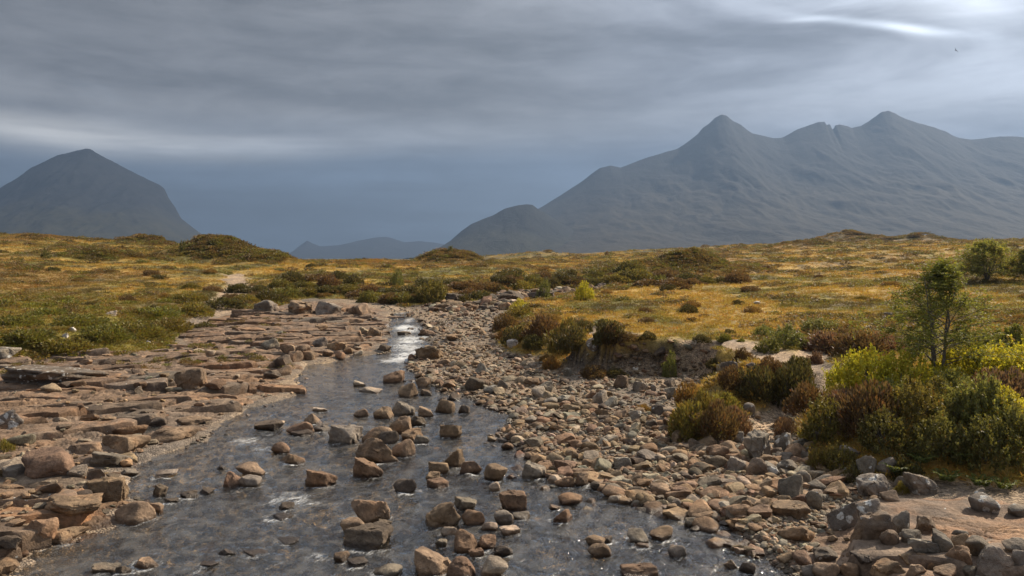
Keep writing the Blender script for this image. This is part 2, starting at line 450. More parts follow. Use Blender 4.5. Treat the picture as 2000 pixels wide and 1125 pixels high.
def rock_shade(t, out, tint, lichen, pos, objrand):
    """weathered stone: mottled colour, fine relief, pale lichen, dark wet foot near the river level"""
    off = t.vmath('ADD', pos, t.comb(t.math('MULTIPLY', objrand, 37.0), 0.0, 0.0))
    n1 = t.noise(off, 2.2, 5.0, 0.6, 0.3)
    n2 = t.noise(off, 14.0, 5.0, 0.65)
    n3 = t.noise(off, 60.0, 3.0, 0.6)
    c = t.mix(t.smooth(n1, 0.35, 0.68), t.mix(1.0, tint, (0.58, 0.56, 0.55), 'MULTIPLY'), t.mix(1.0, tint, (1.25, 1.22, 1.16), 'MULTIPLY'))
    c = t.mix(t.smooth(n2, 0.30, 0.72), t.mix(1.0, c, (0.72, 0.70, 0.69), 'MULTIPLY'), t.mix(1.0, c, (1.18, 1.17, 1.15), 'MULTIPLY'))
    c = t.mix(t.smooth(n3, 0.55, 0.75, 0.0, 0.5), c, t.mix(1.0, c, (0.5, 0.48, 0.46), 'MULTIPLY'))
    iron = t.smooth(t.noise(off, 1.1, 3.0), 0.52, 0.68, 0.0, 0.28)
    c = t.mix(iron, c, t.mix(1.0, c, (1.18, 0.80, 0.52), 'MULTIPLY'))
    # lichen: round pale crusts
    v = t.node('ShaderNodeTexVoronoi'); t.put(v.inputs['Vector'], t.vmath('ADD', off, t.vmath('SCALE', t.noise(off, 9.0, 2.0, out='Color')))); v.inputs['Scale'].default_value = 5.0
    v.inputs['Vector'].links[0].from_node.inputs[1].links[0].from_node.inputs['Scale'].default_value = 0.09
    r = t.math('MULTIPLY', lichen, t.smooth(t.noise(off, 1.7, 2.0), 0.36, 0.58, 0.05, 0.52))
    spot = t.smooth(v.outputs['Distance'], t.math('SUBTRACT', r, 0.05), r, 1.0, 0.0)
    spot = t.math('MULTIPLY', spot, t.math('MULTIPLY', t.smooth(n2, 0.36, 0.52), t.smooth(lichen, 0.0, 0.15)))
    grey = t.math('MULTIPLY', lichen, t.smooth(t.noise(off, 3.3, 4.0), 0.40, 0.62, 0.0, 0.55))
    c = t.mix(grey, c, (0.20, 0.185, 0.165))
    c = t.mix(t.math('MULTIPLY', spot, 0.9), c, (0.50, 0.50, 0.47))
    # wet foot
    px, py, pz = t.xyz(pos)
    edge = t.math('ADD', 0.07, t.math('MULTIPLY', t.math('SUBTRACT', n1, 0.5), 0.16))
    lev = t.smooth(py, 36.0, 60.0, 0.0, 0.62)
    wet = t.smooth(t.math('SUBTRACT', pz, lev), t.math('SUBTRACT', edge, 0.03), t.math('ADD', edge, 0.03), 1.0, 0.0)
    c = t.mix(wet, c, t.mix(1.0, c, (0.34, 0.30, 0.26), 'MULTIPLY'))
    rough = t.math('SUBTRACT', 0.88, t.math('MULTIPLY', wet, 0.60))
    h = t.math('ADD', t.math('MULTIPLY', n2, 1.0), t.math('MULTIPLY', n3, 0.35))
    principled(t, out, c, rough, bump(t, h, 0.9, 0.045), 0.3)

def rock_mat(name, inst):
    m, t, out = new_mat(name)
    pos = t.node('ShaderNodeNewGeometry').outputs['Position']
    oi = t.node('ShaderNodeObjectInfo')
    if inst:
        a = t.node('ShaderNodeAttribute', attribute_type='INSTANCER', attribute_name='col')
        rock_shade(t, out, a.outputs['Color'], 0.12, pos, oi.outputs['Random'])
    else:
        rock_shade(t, out, oi.outputs['Color'], oi.outputs['Alpha'], pos, oi.outputs['Random'])
    return m

M_ROCK = rock_mat('weathered stone', False)
M_ROCKI = rock_mat('river cobble stone', True)

def leaf_mat(name, inst, trans=0.35, vary=0.25):
    m, t, out = new_mat(name)
    oi = t.node('ShaderNodeObjectInfo')
    col = t.node('ShaderNodeAttribute', attribute_type='INSTANCER', attribute_name='col').outputs['Color'] if inst else oi.outputs['Color']
    tone = t.node('ShaderNodeAttribute', attribute_type='GEOMETRY', attribute_name='tone')     # per-leaf hue: r older/browner, g fresher
    tr, tg, tb = t.xyz(tone.outputs['Vector'])
    c = t.mix(t.math('MULTIPLY', tr, 0.75), col, t.mix(1.0, col, (1.1, 0.62, 0.45), 'MULTIPLY'))
    c = t.mix(t.math('MULTIPLY', tg, 0.8), c, t.mix(1.0, c, (1.45, 1.5, 1.0), 'MULTIPLY'))
    c = t.mix(1.0, c, t.comb(tb, tb, tb), 'MULTIPLY')
    d = t.node('ShaderNodeBsdfPrincipled'); t.put(d.inputs['Base Color'], c); d.inputs['Roughness'].default_value = 0.6; d.inputs['Specular IOR Level'].default_value = 0.25
    tl = t.node('ShaderNodeBsdfTranslucent'); t.put(tl.inputs[0], t.mix(1.0, c, (1.25, 1.2, 0.7), 'MULTIPLY'))
    mx = t.node('ShaderNodeMixShader'); mx.inputs[0].default_value = trans
    t.l.new(d.outputs[0], mx.inputs[1]); t.l.new(tl.outputs[0], mx.inputs[2]); t.l.new(mx.outputs[0], out.inputs[0])
    return m

M_LEAF = leaf_mat('shrub foliage', False)
M_LEAFI = leaf_mat('moor foliage', True)
m_, t_, o_ = new_mat('bark')
pos_ = t_.node('ShaderNodeTexCoord').outputs['Object']
nb_ = t_.noise(pos_, 18.0, 4.0)
principled(t_, o_, t_.ramp(nb_, [(0.3, (0.07, 0.06, 0.05)), (0.7, (0.22, 0.20, 0.17))]), 0.9, bump(t_, nb_, 0.6, 0.02))
M_BARK = m_

# ground: colour by what grows or lies there (attribute albedo), broken up by fine noise
m_, t_, o_ = new_mat('moor and river gravel')
alb = t_.node('ShaderNodeAttribute', attribute_name='albedo').outputs['Color']
grav = t_.node('ShaderNodeAttribute', attribute_name='gravel').outputs['Fac']
pos_ = t_.node('ShaderNodeNewGeometry').outputs['Position']
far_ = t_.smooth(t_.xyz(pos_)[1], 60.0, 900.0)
na = t_.noise(pos_, 5.0, 6.0, 0.65)
nb_ = t_.noise(t_.vmath('MULTIPLY', pos_, (0.22, 0.10, 0.3)), 1.0, 6.0, 0.7, 0.5)
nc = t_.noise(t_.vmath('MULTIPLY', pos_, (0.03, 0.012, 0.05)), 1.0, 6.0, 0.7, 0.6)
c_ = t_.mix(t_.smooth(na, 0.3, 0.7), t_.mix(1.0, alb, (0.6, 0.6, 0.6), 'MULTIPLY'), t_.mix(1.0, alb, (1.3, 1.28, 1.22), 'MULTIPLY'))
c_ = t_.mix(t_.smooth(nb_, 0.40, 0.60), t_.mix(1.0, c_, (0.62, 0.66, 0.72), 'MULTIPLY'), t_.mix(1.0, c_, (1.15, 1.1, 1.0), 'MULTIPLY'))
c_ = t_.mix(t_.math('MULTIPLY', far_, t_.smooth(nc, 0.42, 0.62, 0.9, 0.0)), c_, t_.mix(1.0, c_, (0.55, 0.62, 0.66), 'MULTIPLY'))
vg = t_.node('ShaderNodeTexVoronoi'); vg.inputs['Scale'].default_value = 22.0; t_.put(vg.inputs['Vector'], pos_)
vx = t_.xyz(vg.outputs['Color'])
peb = t_.mix(1.0, c_, t_.ramp(vx[0], [(0.0, (0.55, 0.53, 0.52)), (0.5, (0.95, 0.93, 0.9)), (1.0, (1.35, 1.33, 1.3))]), 'MULTIPLY')
c_ = t_.mix(grav, c_, peb)
hgt = t_.mix(grav, na, t_.math('SUBTRACT', 1.0, vg.outputs['Distance']))
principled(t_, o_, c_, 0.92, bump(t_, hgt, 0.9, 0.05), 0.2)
M_GROUND = m_

m_, t_, o_ = new_mat('river bedrock')
pos_ = t_.node('ShaderNodeNewGeometry').outputs['Position']
tn = t_.node('ShaderNodeAttribute', attribute_name='tint').outputs['Color']
li = t_.node('ShaderNodeAttribute', attribute_name='lichen').outputs['Fac']
rock_shade(t_, o_, tn, li, pos_, 0.3)
M_BED = m_

m_, t_, o_ = new_mat('mountain rock and heath')
alb = t_.node('ShaderNodeAttribute', attribute_name='albedo').outputs['Color']
pos_ = t_.node('ShaderNodeNewGeometry').outputs['Position']
na = t_.noise(t_.vmath('MULTIPLY', pos_, (0.012, 0.005, 0.006)), 1.0, 8.0, 0.7, 0.6)
nb_ = t_.noise(pos_, 0.05, 4.0, 0.6)
c_ = t_.mix(t_.smooth(na, 0.38, 0.62), t_.mix(1.0, alb, (0.74, 0.76, 0.78), 'MULTIPLY'), t_.mix(1.0, alb, (1.22, 1.2, 1.12), 'MULTIPLY'))
principled(t_, o_, c_, 0.95, bump(t_, t_.math('ADD', na, t_.math('MULTIPLY', nb_, 0.3)), 0.5, 30.0), 0.1)
M_MOUNT = m_

# water: clear brown peat water over the bed, mirror-like towards grazing view, white where it breaks
m_, t_, o_ = new_mat('peat brown river water')
pos_ = t_.node('ShaderNodeNewGeometry').outputs['Position']
foam = t_.node('ShaderNodeAttribute', attribute_name='foam').outputs['Fac']
rough_ = t_.node('ShaderNodeAttribute', attribute_name='chop').outputs['Fac']
p1 = t_.vmath('MULTIPLY', pos_, (1.0, 0.75, 1.0))
w1 = t_.noise(p1, 2.4, 3.0, 0.55, 0.8)
w2 = t_.noise(p1, 8.0, 3.0, 0.6, 0.6)
w3 = t_.noise(p1, 24.0, 2.0, 0.6, 0.3)
hh = t_.math('ADD', t_.math('MULTIPLY', w1, 1.0), t_.math('ADD', t_.math('MULTIPLY', w2, 0.5), t_.math('MULTIPLY', w3, 0.16)))
bp = t_.node('ShaderNodeBump'); t_.put(bp.inputs['Height'], hh); t_.put(bp.inputs['Strength'], rough_); bp.inputs['Distance'].default_value = 0.15
fr = t_.node('ShaderNodeFresnel'); fr.inputs['IOR'].default_value = 1.55; t_.put(fr.inputs['Normal'], bp.outputs[0])
gs = t_.node('ShaderNodeBsdfGlossy'); gs.inputs['Roughness'].default_value = 0.07; t_.put(gs.inputs['Normal'], bp.outputs[0]); gs.inputs['Color'].default_value = (1, 1, 1, 1)
tp = t_.node('ShaderNodeBsdfTransparent'); tp.inputs[0].default_value = (0.93, 0.87, 0.76, 1)
mx = t_.node('ShaderNodeMixShader'); t_.put(mx.inputs[0], fr.outputs[0]); t_.l.new(tp.outputs[0], mx.inputs[1]); t_.l.new(gs.outputs[0], mx.inputs[2])
fn = t_.noise(t_.vmath('MULTIPLY', t_.vmath('ADD', pos_, t_.comb(t_.math('MULTIPLY', t_.xyz(pos_)[1], -0.45), 0.0, 0.0)), (2.4, 0.75, 1.0)), 3.6, 7.0, 0.72, 0.9)
fn2 = t_.noise(pos_, 26.0, 3.0, 0.6)
ff = t_.math('ADD', t_.math('MULTIPLY', foam, 0.75), t_.math('MULTIPLY', t_.math('SUBTRACT', t_.math('ADD', t_.math('MULTIPLY', fn, 0.75), t_.math('MULTIPLY', fn2, 0.25)), 0.5), 2.0))
ff = t_.math('MULTIPLY', t_.smooth(ff, 0.22, 0.85), t_.smooth(foam, 0.02, 0.3))
df = t_.node('ShaderNodeBsdfDiffuse'); df.inputs[0].default_value = (0.72, 0.73, 0.72, 1); t_.put(df.inputs['Normal'], bump(t_, fn2, 0.7, 0.05))
tb = t_.node('ShaderNodeBsdfDiffuse'); tb.inputs[0].default_value = (0.37, 0.365, 0.35, 1)      # pale grey mixed in to brighten the water, standing for reflected sky
ma = t_.node('ShaderNodeMixShader'); t_.put(ma.inputs[0], t_.smooth(w1, 0.40, 0.7, 0.02, 0.13)); t_.l.new(mx.outputs[0], ma.inputs[1]); t_.l.new(tb.outputs[0], ma.inputs[2])
mf = t_.node('ShaderNodeMixShader'); t_.put(mf.inputs[0], t_.math('MULTIPLY', ff, 0.88)); t_.l.new(ma.outputs[0], mf.inputs[1]); t_.l.new(df.outputs[0], mf.inputs[2])
t_.l.new(mf.outputs[0], o_.inputs[0])
M_WATER = m_

# ------------------------------------------------------------------ ground sheet
def tgrid():
    a = np.linspace(-0.70, 0.70, 620)
    l = -0.70 - np.cumsum(np.geomspace(0.003, 0.12, 40)); r = 0.70 + np.cumsum(np.geomspace(0.003, 0.12, 40))
    return np.concatenate([l[::-1], a, r])
T = tgrid()
YY = np.concatenate([np.linspace(2.5, 9, 14)[:-1], np.exp(np.linspace(math.log(9), math.log(260), 560)), np.exp(np.linspace(math.log(266), math.log(11000), 110))])
gx = T[None, :] * YY[:, None]; gy = np.repeat(YY[:, None], len(T), 1)
g = ground(gx, gy, True)
x_, y_ = gx.ravel(), gy.ravel()
def moor_col(x, y):
    """what grows on the moor: golden deer grass, olive sedge, rusty bracken litter, dark heather"""
    n1 = fbm2(x / 7.0, y / 14.0, 4, 41); n2 = fbm2(x / 2.1, y / 4.0, 4, 42); n3 = fbm2(x / 25.0, y / 40.0, 3, 43)
    gold = np.array([0.325, 0.220, 0.060]); olive = np.array([0.172, 0.150, 0.044]); rust = np.array([0.215, 0.130, 0.052]); heath = np.array([0.092, 0.074, 0.034])
    c = gold[None] + np.zeros((len(x), 1))
    def mixc(c, f, q): return c * (1 - f[:, None]) + q[None] * f[:, None]
    c = mixc(c, sstep(-.16, .26, n1 + .3 * n2), olive)
    c = mixc(c, 0.7 * sstep(.0, .4, n3 + .3 * n2), rust)
    c = mixc(c, 0.8 * sstep(.15, .42, n2 + .4 * n1), heath)
    # lusher and greener on the left bank close to the stream
    t = x / y
    gr = sstep(0.42, 0.62, -t) * sstep(75, 40, y) + sstep(0.22, 0.45, -t) * sstep(62, 38, y)
    c = mixc(c, np.clip(gr, 0, 1) * 0.75 * sstep(-.5, .3, n1 + .4), np.array([0.205, 0.178, 0.042]))
    # heather-dark knolls
    for (bx, by, h, sx, sy) in BUMPS:
        if h > 1.2 and by < 500:
            cx = (bx - 1000) / F * by
            c = mixc(c, 0.75 * np.exp(-((x - cx) / (sx * 1.1)) ** 2 - ((y - by) / (sy * 1.1)) ** 2) * sstep(-.4, .3, n2 + .25), np.array([0.095, 0.078, 0.030]))
    return c
mc = moor_col(x_, y_) * (1 - .25 * sstep(200, 500, y_))[:, None]      # far sward painted darker, for the self-shading of its plants
mo, pa = g['moor'].ravel(), g['path'].ravel()
nn = fbm2(x_ / 1.2, y_ / 1.2, 4, 51)
gravel = np.array([0.255, 0.205, 0.160])[None] * (1 + 0.35 * nn[:, None])
bedc = np.array([0.430, 0.325, 0.205])[None] * (1 + 0.5 * fbm2(x_ / .8, y_ / .6, 4, 52)[:, None])
inriv = sstep(-0.1, 0.4, g['sdv'].ravel())[:, None]
fc = gravel * (1 - inriv) + bedc * inriv
bankface = (1 - sstep(0.35, 0.9, np.abs(g['m'].ravel() - 0.5) * 2)) * (g['cut'].ravel() < 3.0) * (g['sdr'].ravel() > -0.3)
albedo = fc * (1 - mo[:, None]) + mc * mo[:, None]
albedo = albedo * (1 - bankface[:, None]) + np.array([0.075, 0.058, 0.043])[None] * bankface[:, None]
pathc = np.array([0.345, 0.270, 0.205])[None] * (1 + .3 * nn[:, None])
albedo = albedo * (1 - pa[:, None]) + pathc * pa[:, None]
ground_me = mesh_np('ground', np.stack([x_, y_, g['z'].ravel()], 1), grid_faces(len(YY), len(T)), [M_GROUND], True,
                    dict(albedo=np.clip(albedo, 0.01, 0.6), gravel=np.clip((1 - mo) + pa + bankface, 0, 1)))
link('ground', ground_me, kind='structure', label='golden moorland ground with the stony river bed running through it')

# ------------------------------------------------------------------ bedrock shelves beside the river
SLABV, SLABF, SLABN = [], [], [0]
def make_slabs(parent, poly, ang, cu, cv, off, dip, most, ymax, rise, tintc, lich, seed):
    """joint-bounded slabs of the shelf, each a piece of its own: polygon plan, worn rim, gently dipping top"""
    r = np.random.default_rng(seed)
    ca, sa = math.cos(ang), math.sin(ang)
    P = np.array([p for p in poly if p[1] < ymax + 15])
    uu = ca * P[:, 0] + sa * P[:, 1]; vv = -sa * P[:, 0] + ca * P[:, 1]
    i0, i1 = int(uu.min() / cu) - 1, int(uu.max() / cu) + 2; j0, j1 = int(vv.min() / cv) - 1, int(vv.max() / cv) + 2
    S = {(i, j): (i + r.uniform(.12, .88), j + r.uniform(.15, .85)) for i in range(i0 - 2, i1 + 3) for j in range(j0 - 2, j1 + 3)}
    cells = []
    for i in range(i0, i1):
        for j in range(j0, j1):
            s = np.array(S[(i, j)])
            x = ca * s[0] * cu - sa * s[1] * cv; y = sa * s[0] * cu + ca * s[1] * cv
            if y < 8 or y > ymax or abs(x / y) > .82:
                continue
            cells.append((i, j, s, x, y))
    sd = seg_dist(np.array([q[3] for q in cells]), np.array([q[4] for q in cells]), poly)
    cells = [(q, e) for q, e in zip(cells, sd) if e > .42]
    pd = seg_dist(np.array([q[0][3] for q in cells]), np.array([q[0][4] for q in cells]), POOLS)
    cells = [q for q, e in zip(cells, pd) if e < -.75]
    cells.sort(key=lambda q: q[0][4])
    for (i, j, s, x, y), e in cells[:most]:
        if r.random() < .10:
            continue                                                    # a slab plucked out by floods
        pg = [s + np.array(q) for q in ((-1.5, -1.5), (1.5, -1.5), (1.5, 1.5), (-1.5, 1.5))]
        for di in (-2, -1, 0, 1, 2):
            for dj in (-2, -1, 0, 1, 2):
                if di == dj == 0: continue
                n_ = np.array(S[(i + di, j + dj)]) - s; m_ = s + n_ / 2
                out_ = []
                for k_ in range(len(pg)):
                    p0, p1 = pg[k_], pg[(k_ + 1) % len(pg)]
                    d0, d1 = (p0 - m_) @ n_, (p1 - m_) @ n_
                    if d0 <= 0: out_.append(p0)
                    if d0 * d1 < 0: out_.append(p0 + (p1 - p0) * d0 / (d0 - d1))
                pg = out_
                if len(pg) < 3: break
            if len(pg) < 3: break
        if len(pg) < 3: continue
        W_ = np.array([(ca * q[0] * cu - sa * q[1] * cv, sa * q[0] * cu + ca * q[1] * cv) for q in pg])
        cen = W_.mean(0)
        ring = []
        for k_ in range(len(W_)):
            p0, p1 = W_[k_], W_[(k_ + 1) % len(W_)]
            m = max(1, int(np.linalg.norm(p1 - p0) / .16))
            ring += [p0 + (p1 - p0) * t for t in np.arange(m) / m]
        ring = np.array(ring) - cen
        wx_, wy_ = ring[:, 0] + cen[0], ring[:, 1] + cen[1]
        ring = ring + .13 * np.stack([fbm2(wx_ / .5, wy_ / .5, 3, seed), fbm2(wx_ / .5 + 9, wy_ / .5, 3, seed + 1)], 1)
        size = np.abs(ring).max()
        ring = ring * (1 - .055 / max(size * .5, .2)) * (1.0 if e > 1.0 else r.uniform(.62, .95))
        n = len(ring)
        h0 = (off * r.normal() + .05) * min(1.0, .3 + e * .6)
        tx_, ty_ = r.normal(0, dip * .6), r.normal(.02, dip)
        zc = float(ground(cen[:1], cen[1:])[0]) + rise * float(sstep(.1, 3, np.array([e]))[0]) + h0 + .005
        def top(q, a_):
            X_, Y_ = q[:, 0] + cen[0], q[:, 1] + cen[1]
            return tx_ * q[:, 0] + ty_ * q[:, 1] + a_ * (.055 * fbm2(X_ / .8, Y_ / .5, 4, seed + 3) + .03 * fbm2(X_ / .16, Y_ / .16, 3, seed + 4))
        V = []
        for sc_, dz_, am in ((1.0, -.75, 0), (1.03, -.20, 1), (1.0, -.055, 1), (.95, -.008, 1), (.78, .0, 1.3), (.52, .012, 1.5), (.25, .01, 1.5)):
            q = ring * sc_
            if sc_ == 1.03:
                q = q + .03 * r.normal(size=q.shape)
            V.append(np.column_stack([q, top(q, am) + dz_]))
        V.append(np.array([[0, 0, 0.0]]))
        V = np.concatenate(V)
        idx = np.arange(7 * n).reshape(7, n); nx_ = np.roll(idx, -1, 1)
        Fq = np.stack([idx[:-1].ravel(), nx_[:-1].ravel(), nx_[1:].ravel(), idx[1:].ravel()], 1)
        Ft = np.stack([idx[6], nx_[6], np.full(n, 7 * n)], 1)
        me = mesh_np('rock_slab', V, [Fq, Ft], [M_ROCK], True)
        me.set_sharp_from_angle(angle=math.radians(34))
        k_ = r.uniform(.78, 1.22); wm = r.normal(0, .07)
        link('rock_slab', me, parent=parent, loc=(cen[0], cen[1], zc), color=(tintc[0] * k_ * (1 + wm), tintc[1] * k_, tintc[2] * k_ * (1 - wm), lich * r.uniform(0, 1.6) * (e > 1.2)))
        SLABV.append(V + np.array([cen[0], cen[1], zc])); SLABF.extend((Fq + SLABN[0]).tolist()); SLABF.extend((Ft + SLABN[0]).tolist()); SLABN[0] += len(V)

def bedrock(poly, t0, t1, nt, y0, y1, ny, ang, name, label, cell, amp, rise, tintc, lich, seed, slabs):
    tt = np.linspace(t0, t1, nt); yy = np.exp(np.linspace(math.log(y0), math.log(y1), ny))
    X = (tt[None, :] * yy[:, None]).ravel(); Y = np.repeat(yy[:, None], nt, 1).ravel()
    ca, sa = math.cos(ang), math.sin(ang)
    wx = X + 0.34 * fbm2(X / 1.3, Y / 1.3, 3, seed, .4); wy = Y + 0.26 * fbm2(X / 1.3, Y / 1.3, 3, seed + 1, .4)
    sd = seg_dist(wx, wy, poly)
    uu = (ca * wx + sa * wy); vv = (-sa * wx + ca * wy)
    zg = ground(X, Y)
    z = zg.copy()
    tint = np.zeros((len(X), 3)) + np.array(tintc)[None]
    lay = 0
    for (cu, cv, a_, crack) in cell:
        f1, f2, idv, sx, sy = vor2(uu / cu, vv / cv, seed + 5 + lay)
        tilt = (idv * 7.3 % 1.0 - 0.35)
        h = a_ * ((idv - 0.5) * 1.4 + tilt * (vv / cv - sy) * 0.9 + (idv * 3.7 % 1 - .5) * (uu / cu - sx) * 0.6)
        cr = 1 - sstep(0.0, 0.09, f2 - f1)
        z = z + amp * (h * sstep(0.0, 1.0, (f2 - f1) / (0.14 + 0.0065 * Y)) - crack * cr)
        tint = tint * (1 + 0.22 * ((idv * 5.1 % 1.0) - 0.5))[:, None]
        tint = tint * (1 - 0.35 * cr * (0.3 + crack))[:, None]
        lay += 1
    z = z + 0.07 * amp * fbm2(X / .7, Y / .45, 4, seed + 9)
    z = z + rise * sstep(0.1, 3.0, sd)
    edge = sstep(-0.15, 0.35, sd)
    z = np.where(seg_dist(X, Y, POOLS) > -.25, np.minimum(z, zg - .02), z)
    z = (zg - 0.35) * (1 - edge) + z * edge
    warm = fbm2(X / 2.5, Y / 2.5, 3, seed + 11)
    tint = tint * (1 + np.stack([0.20 * warm, 0.05 * warm, -0.15 * warm], 1))
    F4 = grid_faces(ny, nt)
    keep = (sd > -0.5)[F4].any(1)
    F4 = F4[keep]
    used = np.unique(F4); remap = np.full(len(X), -1); remap[used] = np.arange(len(used))
    me = mesh_np(name, np.stack([X, Y, z], 1)[used], remap[F4], [M_BED], True,
                 dict(tint=np.clip(tint, .02, .6)[used], lichen=(lich * sstep(-.1, .5, fbm2(X / 2.2, Y / 2.2, 3, seed + 12)) * sstep(0.8, 4, sd))[used]))
    try:
        me.shade_smooth()
    except Exception:
        pass
    o = link(name, me, kind='structure', label=label)
    make_slabs(o, poly, ang, *slabs, rise, tintc, lich, seed)
    return o

BEDL = [PW(*p, 0.1) for p in [(-420, 1200), (-420, 800), (-100, 735), (60, 715), (190, 706), (330, 696), (372, 652), (430, 620), (500, 610), (600, 594), (700, 600), (762, 606),
    (765, 617), (750, 630), (762, 650), (742, 672), (745, 686), (690, 696), (600, 709), (574, 742), (568, 770), (500, 790), (440, 820), (380, 858), (296, 890), (256, 926), (252, 960), (300, 988), (200, 1046), (95, 1076), (60, 1125), (0, 1200)]]
bedrock(BEDL, -0.92, -0.135, 460, 10.5, 72, 560, math.radians(14), 'bedrock', 'fractured tan bedrock shelf along the far side of the pool',
        [(1.5, 0.50, 0.10, 0.10), (0.5, 0.22, 0.035, 0.06)], 0.8, 0.16, (0.205, 0.143, 0.096), 0.22, 60, (2.3, 0.85, .085, .085, 300, 62))
BEDR = [PW(*p, 0.1) for p in [(1440, 1040), (1520, 1004), (1600, 980), (1700, 972), (1850, 974), (2020, 1005), (2400, 1040), (2500, 1300), (1700, 1300), (1610, 1160), (1545, 1105), (1480, 1072)]]
bedrock(BEDR, 0.27, 0.95, 330, 8.6, 16.8, 230, math.radians(-24), 'bedrock', 'smooth sandy bedrock slab under the right bank boulders',
        [(1.3, 0.6, 0.06, 0.09), (0.5, 0.25, 0.02, 0.04)], 0.8, 0.26, (0.245, 0.172, 0.120), 0.25, 90, (3.4, 1.7, .05, .05, 60, 30))

# ------------------------------------------------------------------ mountains
def mountain(name, label, D, base_d, ridge, expo, seed, alb_hi, alb_lo, rough=1.0, basez=8.0, back=0.35, nt=420, ns=170):
    r = np.array(ridge, float)
    px = np.linspace(r[0, 0], r[-1, 0], nt)
    row = np.interp(px, r[:, 0], r[:, 1])
    tx = (px - 1000) / F
    zr = CAMZ + (HOR - row) / F * D
    s = np.concatenate([np.linspace(0, 1, ns), 1 + np.linspace(0, 1, 30)[1:] * 1.0])
    S = np.repeat(s[:, None], nt, 1)
    sp = np.clip(S, 0, 1)
    Yv = np.where(S <= 1, base_d + (D - base_d) * sp, D + (S - 1) * D * back)
    # the ridge keeps its own distance; slopes spread so that the foot is a little wider than the crest
    Xv = tx[None, :] * (D * 0.35 + Yv * 0.65)
    prof = np.where(S <= 1, sp ** expo, np.clip(1 - (S - 1), 0, 1) ** 1.2)
    ker = np.hanning(61); ker /= ker.sum()
    zs = np.convolve(np.pad(zr, 30, 'edge'), ker, 'valid')
    zc = zs[None, :] + (zr - zs)[None, :] * np.where(S <= 1, sp ** 9, np.clip(2 - S, 0, 1) ** 3)      # small notches belong to the crest, not to the slope below
    Zv = basez + (zc - basez) * prof
    env = np.where(S <= 1, np.sin(np.pi * np.clip(sp, 0, 1) ** 1.3), 0.0)
    hgt = np.maximum(zr - basez, 0)[None, :]
    gul = 1 - np.abs(fbm2(Xv / 260 + 0.6 * fbm2(Xv / 500, Yv / 500, 3, seed + 3), Yv / 900, 4, seed))
    gul2 = 1 - np.abs(fbm2(Xv / 90, Yv / 260, 4, seed + 7))
    Zv = Zv + rough * hgt * env * (0.20 * (gul - 0.85) + 0.07 * (gul2 - 0.85))
    Zv = Zv + rough * 0.012 * hgt * fbm2(Xv / 40, Yv / 60, 4, seed + 5) * np.clip(sp * 2, 0, 1)
    # keep the skyline at the crest
    lim = CAMZ + (zr[None, :] - CAMZ) * (Yv / D) * 0.995 * np.maximum(0.03, sp) ** 0.12
    Zv = np.where(S < 1, np.minimum(Zv, lim), Zv)
    hn = np.clip((Zv - basez) / (zr.max() - basez), 0, 1)
    f = sstep(0.18, 0.55, hn + 0.25 * fbm2(Xv / 300, Yv / 500, 4, seed + 8))
    alb = np.array(alb_lo)[None, None] * (1 - f[..., None]) + np.array(alb_hi)[None, None] * f[..., None]
    me = mesh_np(name, np.stack([Xv.ravel(), Yv.ravel(), Zv.ravel()], 1), grid_faces(len(s), nt), [M_MOUNT], True, dict(albedo=alb.reshape(-1, 3)))
    return link(name, me, kind='structure', label=label)

mountain('mountain', 'broad dome-shaped mountain with a cliffed right shoulder, alone on the left', 5200, 3300,
    [(-700, 520), (-400, 470), (-150, 425), (0, 367), (30, 350), (60, 328), (110, 304), (150, 294), (168, 291), (176, 291), (200, 305), (250, 331), (290, 351), (312, 361), (321, 368), (330, 388), (342, 405), (350, 424), (380, 447), (420, 476), (460, 505), (520, 520)],
    1.25, 101, (0.014, 0.016, 0.020), (0.032, 0.031, 0.020), 0.5)
mountain('mountain', 'low faint blue ridge with a small sharp peak, farthest away in the gap', 9000, 7500,
    [(480, 520), (540, 512), (565, 497), (585, 480), (600, 470), (612, 476), (625, 481), (660, 479), (685, 474), (700, 470), (738, 463), (758, 463), (790, 473), (820, 471), (850, 474), (880, 480), (930, 492), (1000, 510), (1040, 520)],
    1.1, 131, (0.016, 0.018, 0.022), (0.02, 0.021, 0.022), 0.5)
mountain('hill', 'dark rounded rocky hill in front of the left foot of the jagged range', 3900, 2900,
    [(720, 520), (800, 510), (845, 492), (880, 470), (900, 452), (920, 438), (940, 429), (962, 421), (985, 408), (1005, 402), (1028, 399), (1040, 400), (1050, 408), (1075, 422), (1100, 438), (1140, 458), (1200, 480), (1280, 500), (1350, 520)],
    1.15, 151, (0.014, 0.016, 0.016), (0.026, 0.026, 0.017), 0.6)
mountain('mountain', 'jagged high range with a pointed peak and notched ridge on the right', 5400, 2300,
    [(860, 520), (960, 470), (1020, 428), (1050, 408), (1060, 403), (1100, 378), (1140, 352), (1155, 340), (1172, 328), (1193, 323), (1212, 327), (1235, 319), (1260, 309), (1290, 300), (1325, 290), (1345, 276), (1362, 262), (1372, 250), (1385, 241), (1397, 229), (1410, 224), (1420, 226),
     (1432, 236), (1448, 244), (1462, 256), (1470, 261), (1490, 265), (1512, 270), (1530, 268), (1555, 253), (1580, 245), (1600, 238), (1611, 237), (1615, 245), (1618, 242), (1622, 243), (1624, 252), (1628, 252), (1631, 245), (1640, 243), (1655, 246), (1663, 250), (1682, 246), (1700, 234), (1722, 219), (1735, 216), (1748, 221), (1768, 232),
     (1790, 239), (1815, 246), (1845, 256), (1870, 269), (1895, 273), (1920, 271), (1945, 267), (1975, 266), (2000, 268), (2100, 282), (2300, 330), (2600, 410), (3000, 520)],
    1.75, 171, (0.011, 0.014, 0.019), (0.034, 0.030, 0.023), 0.32, 8.0, .35, 900, 220)

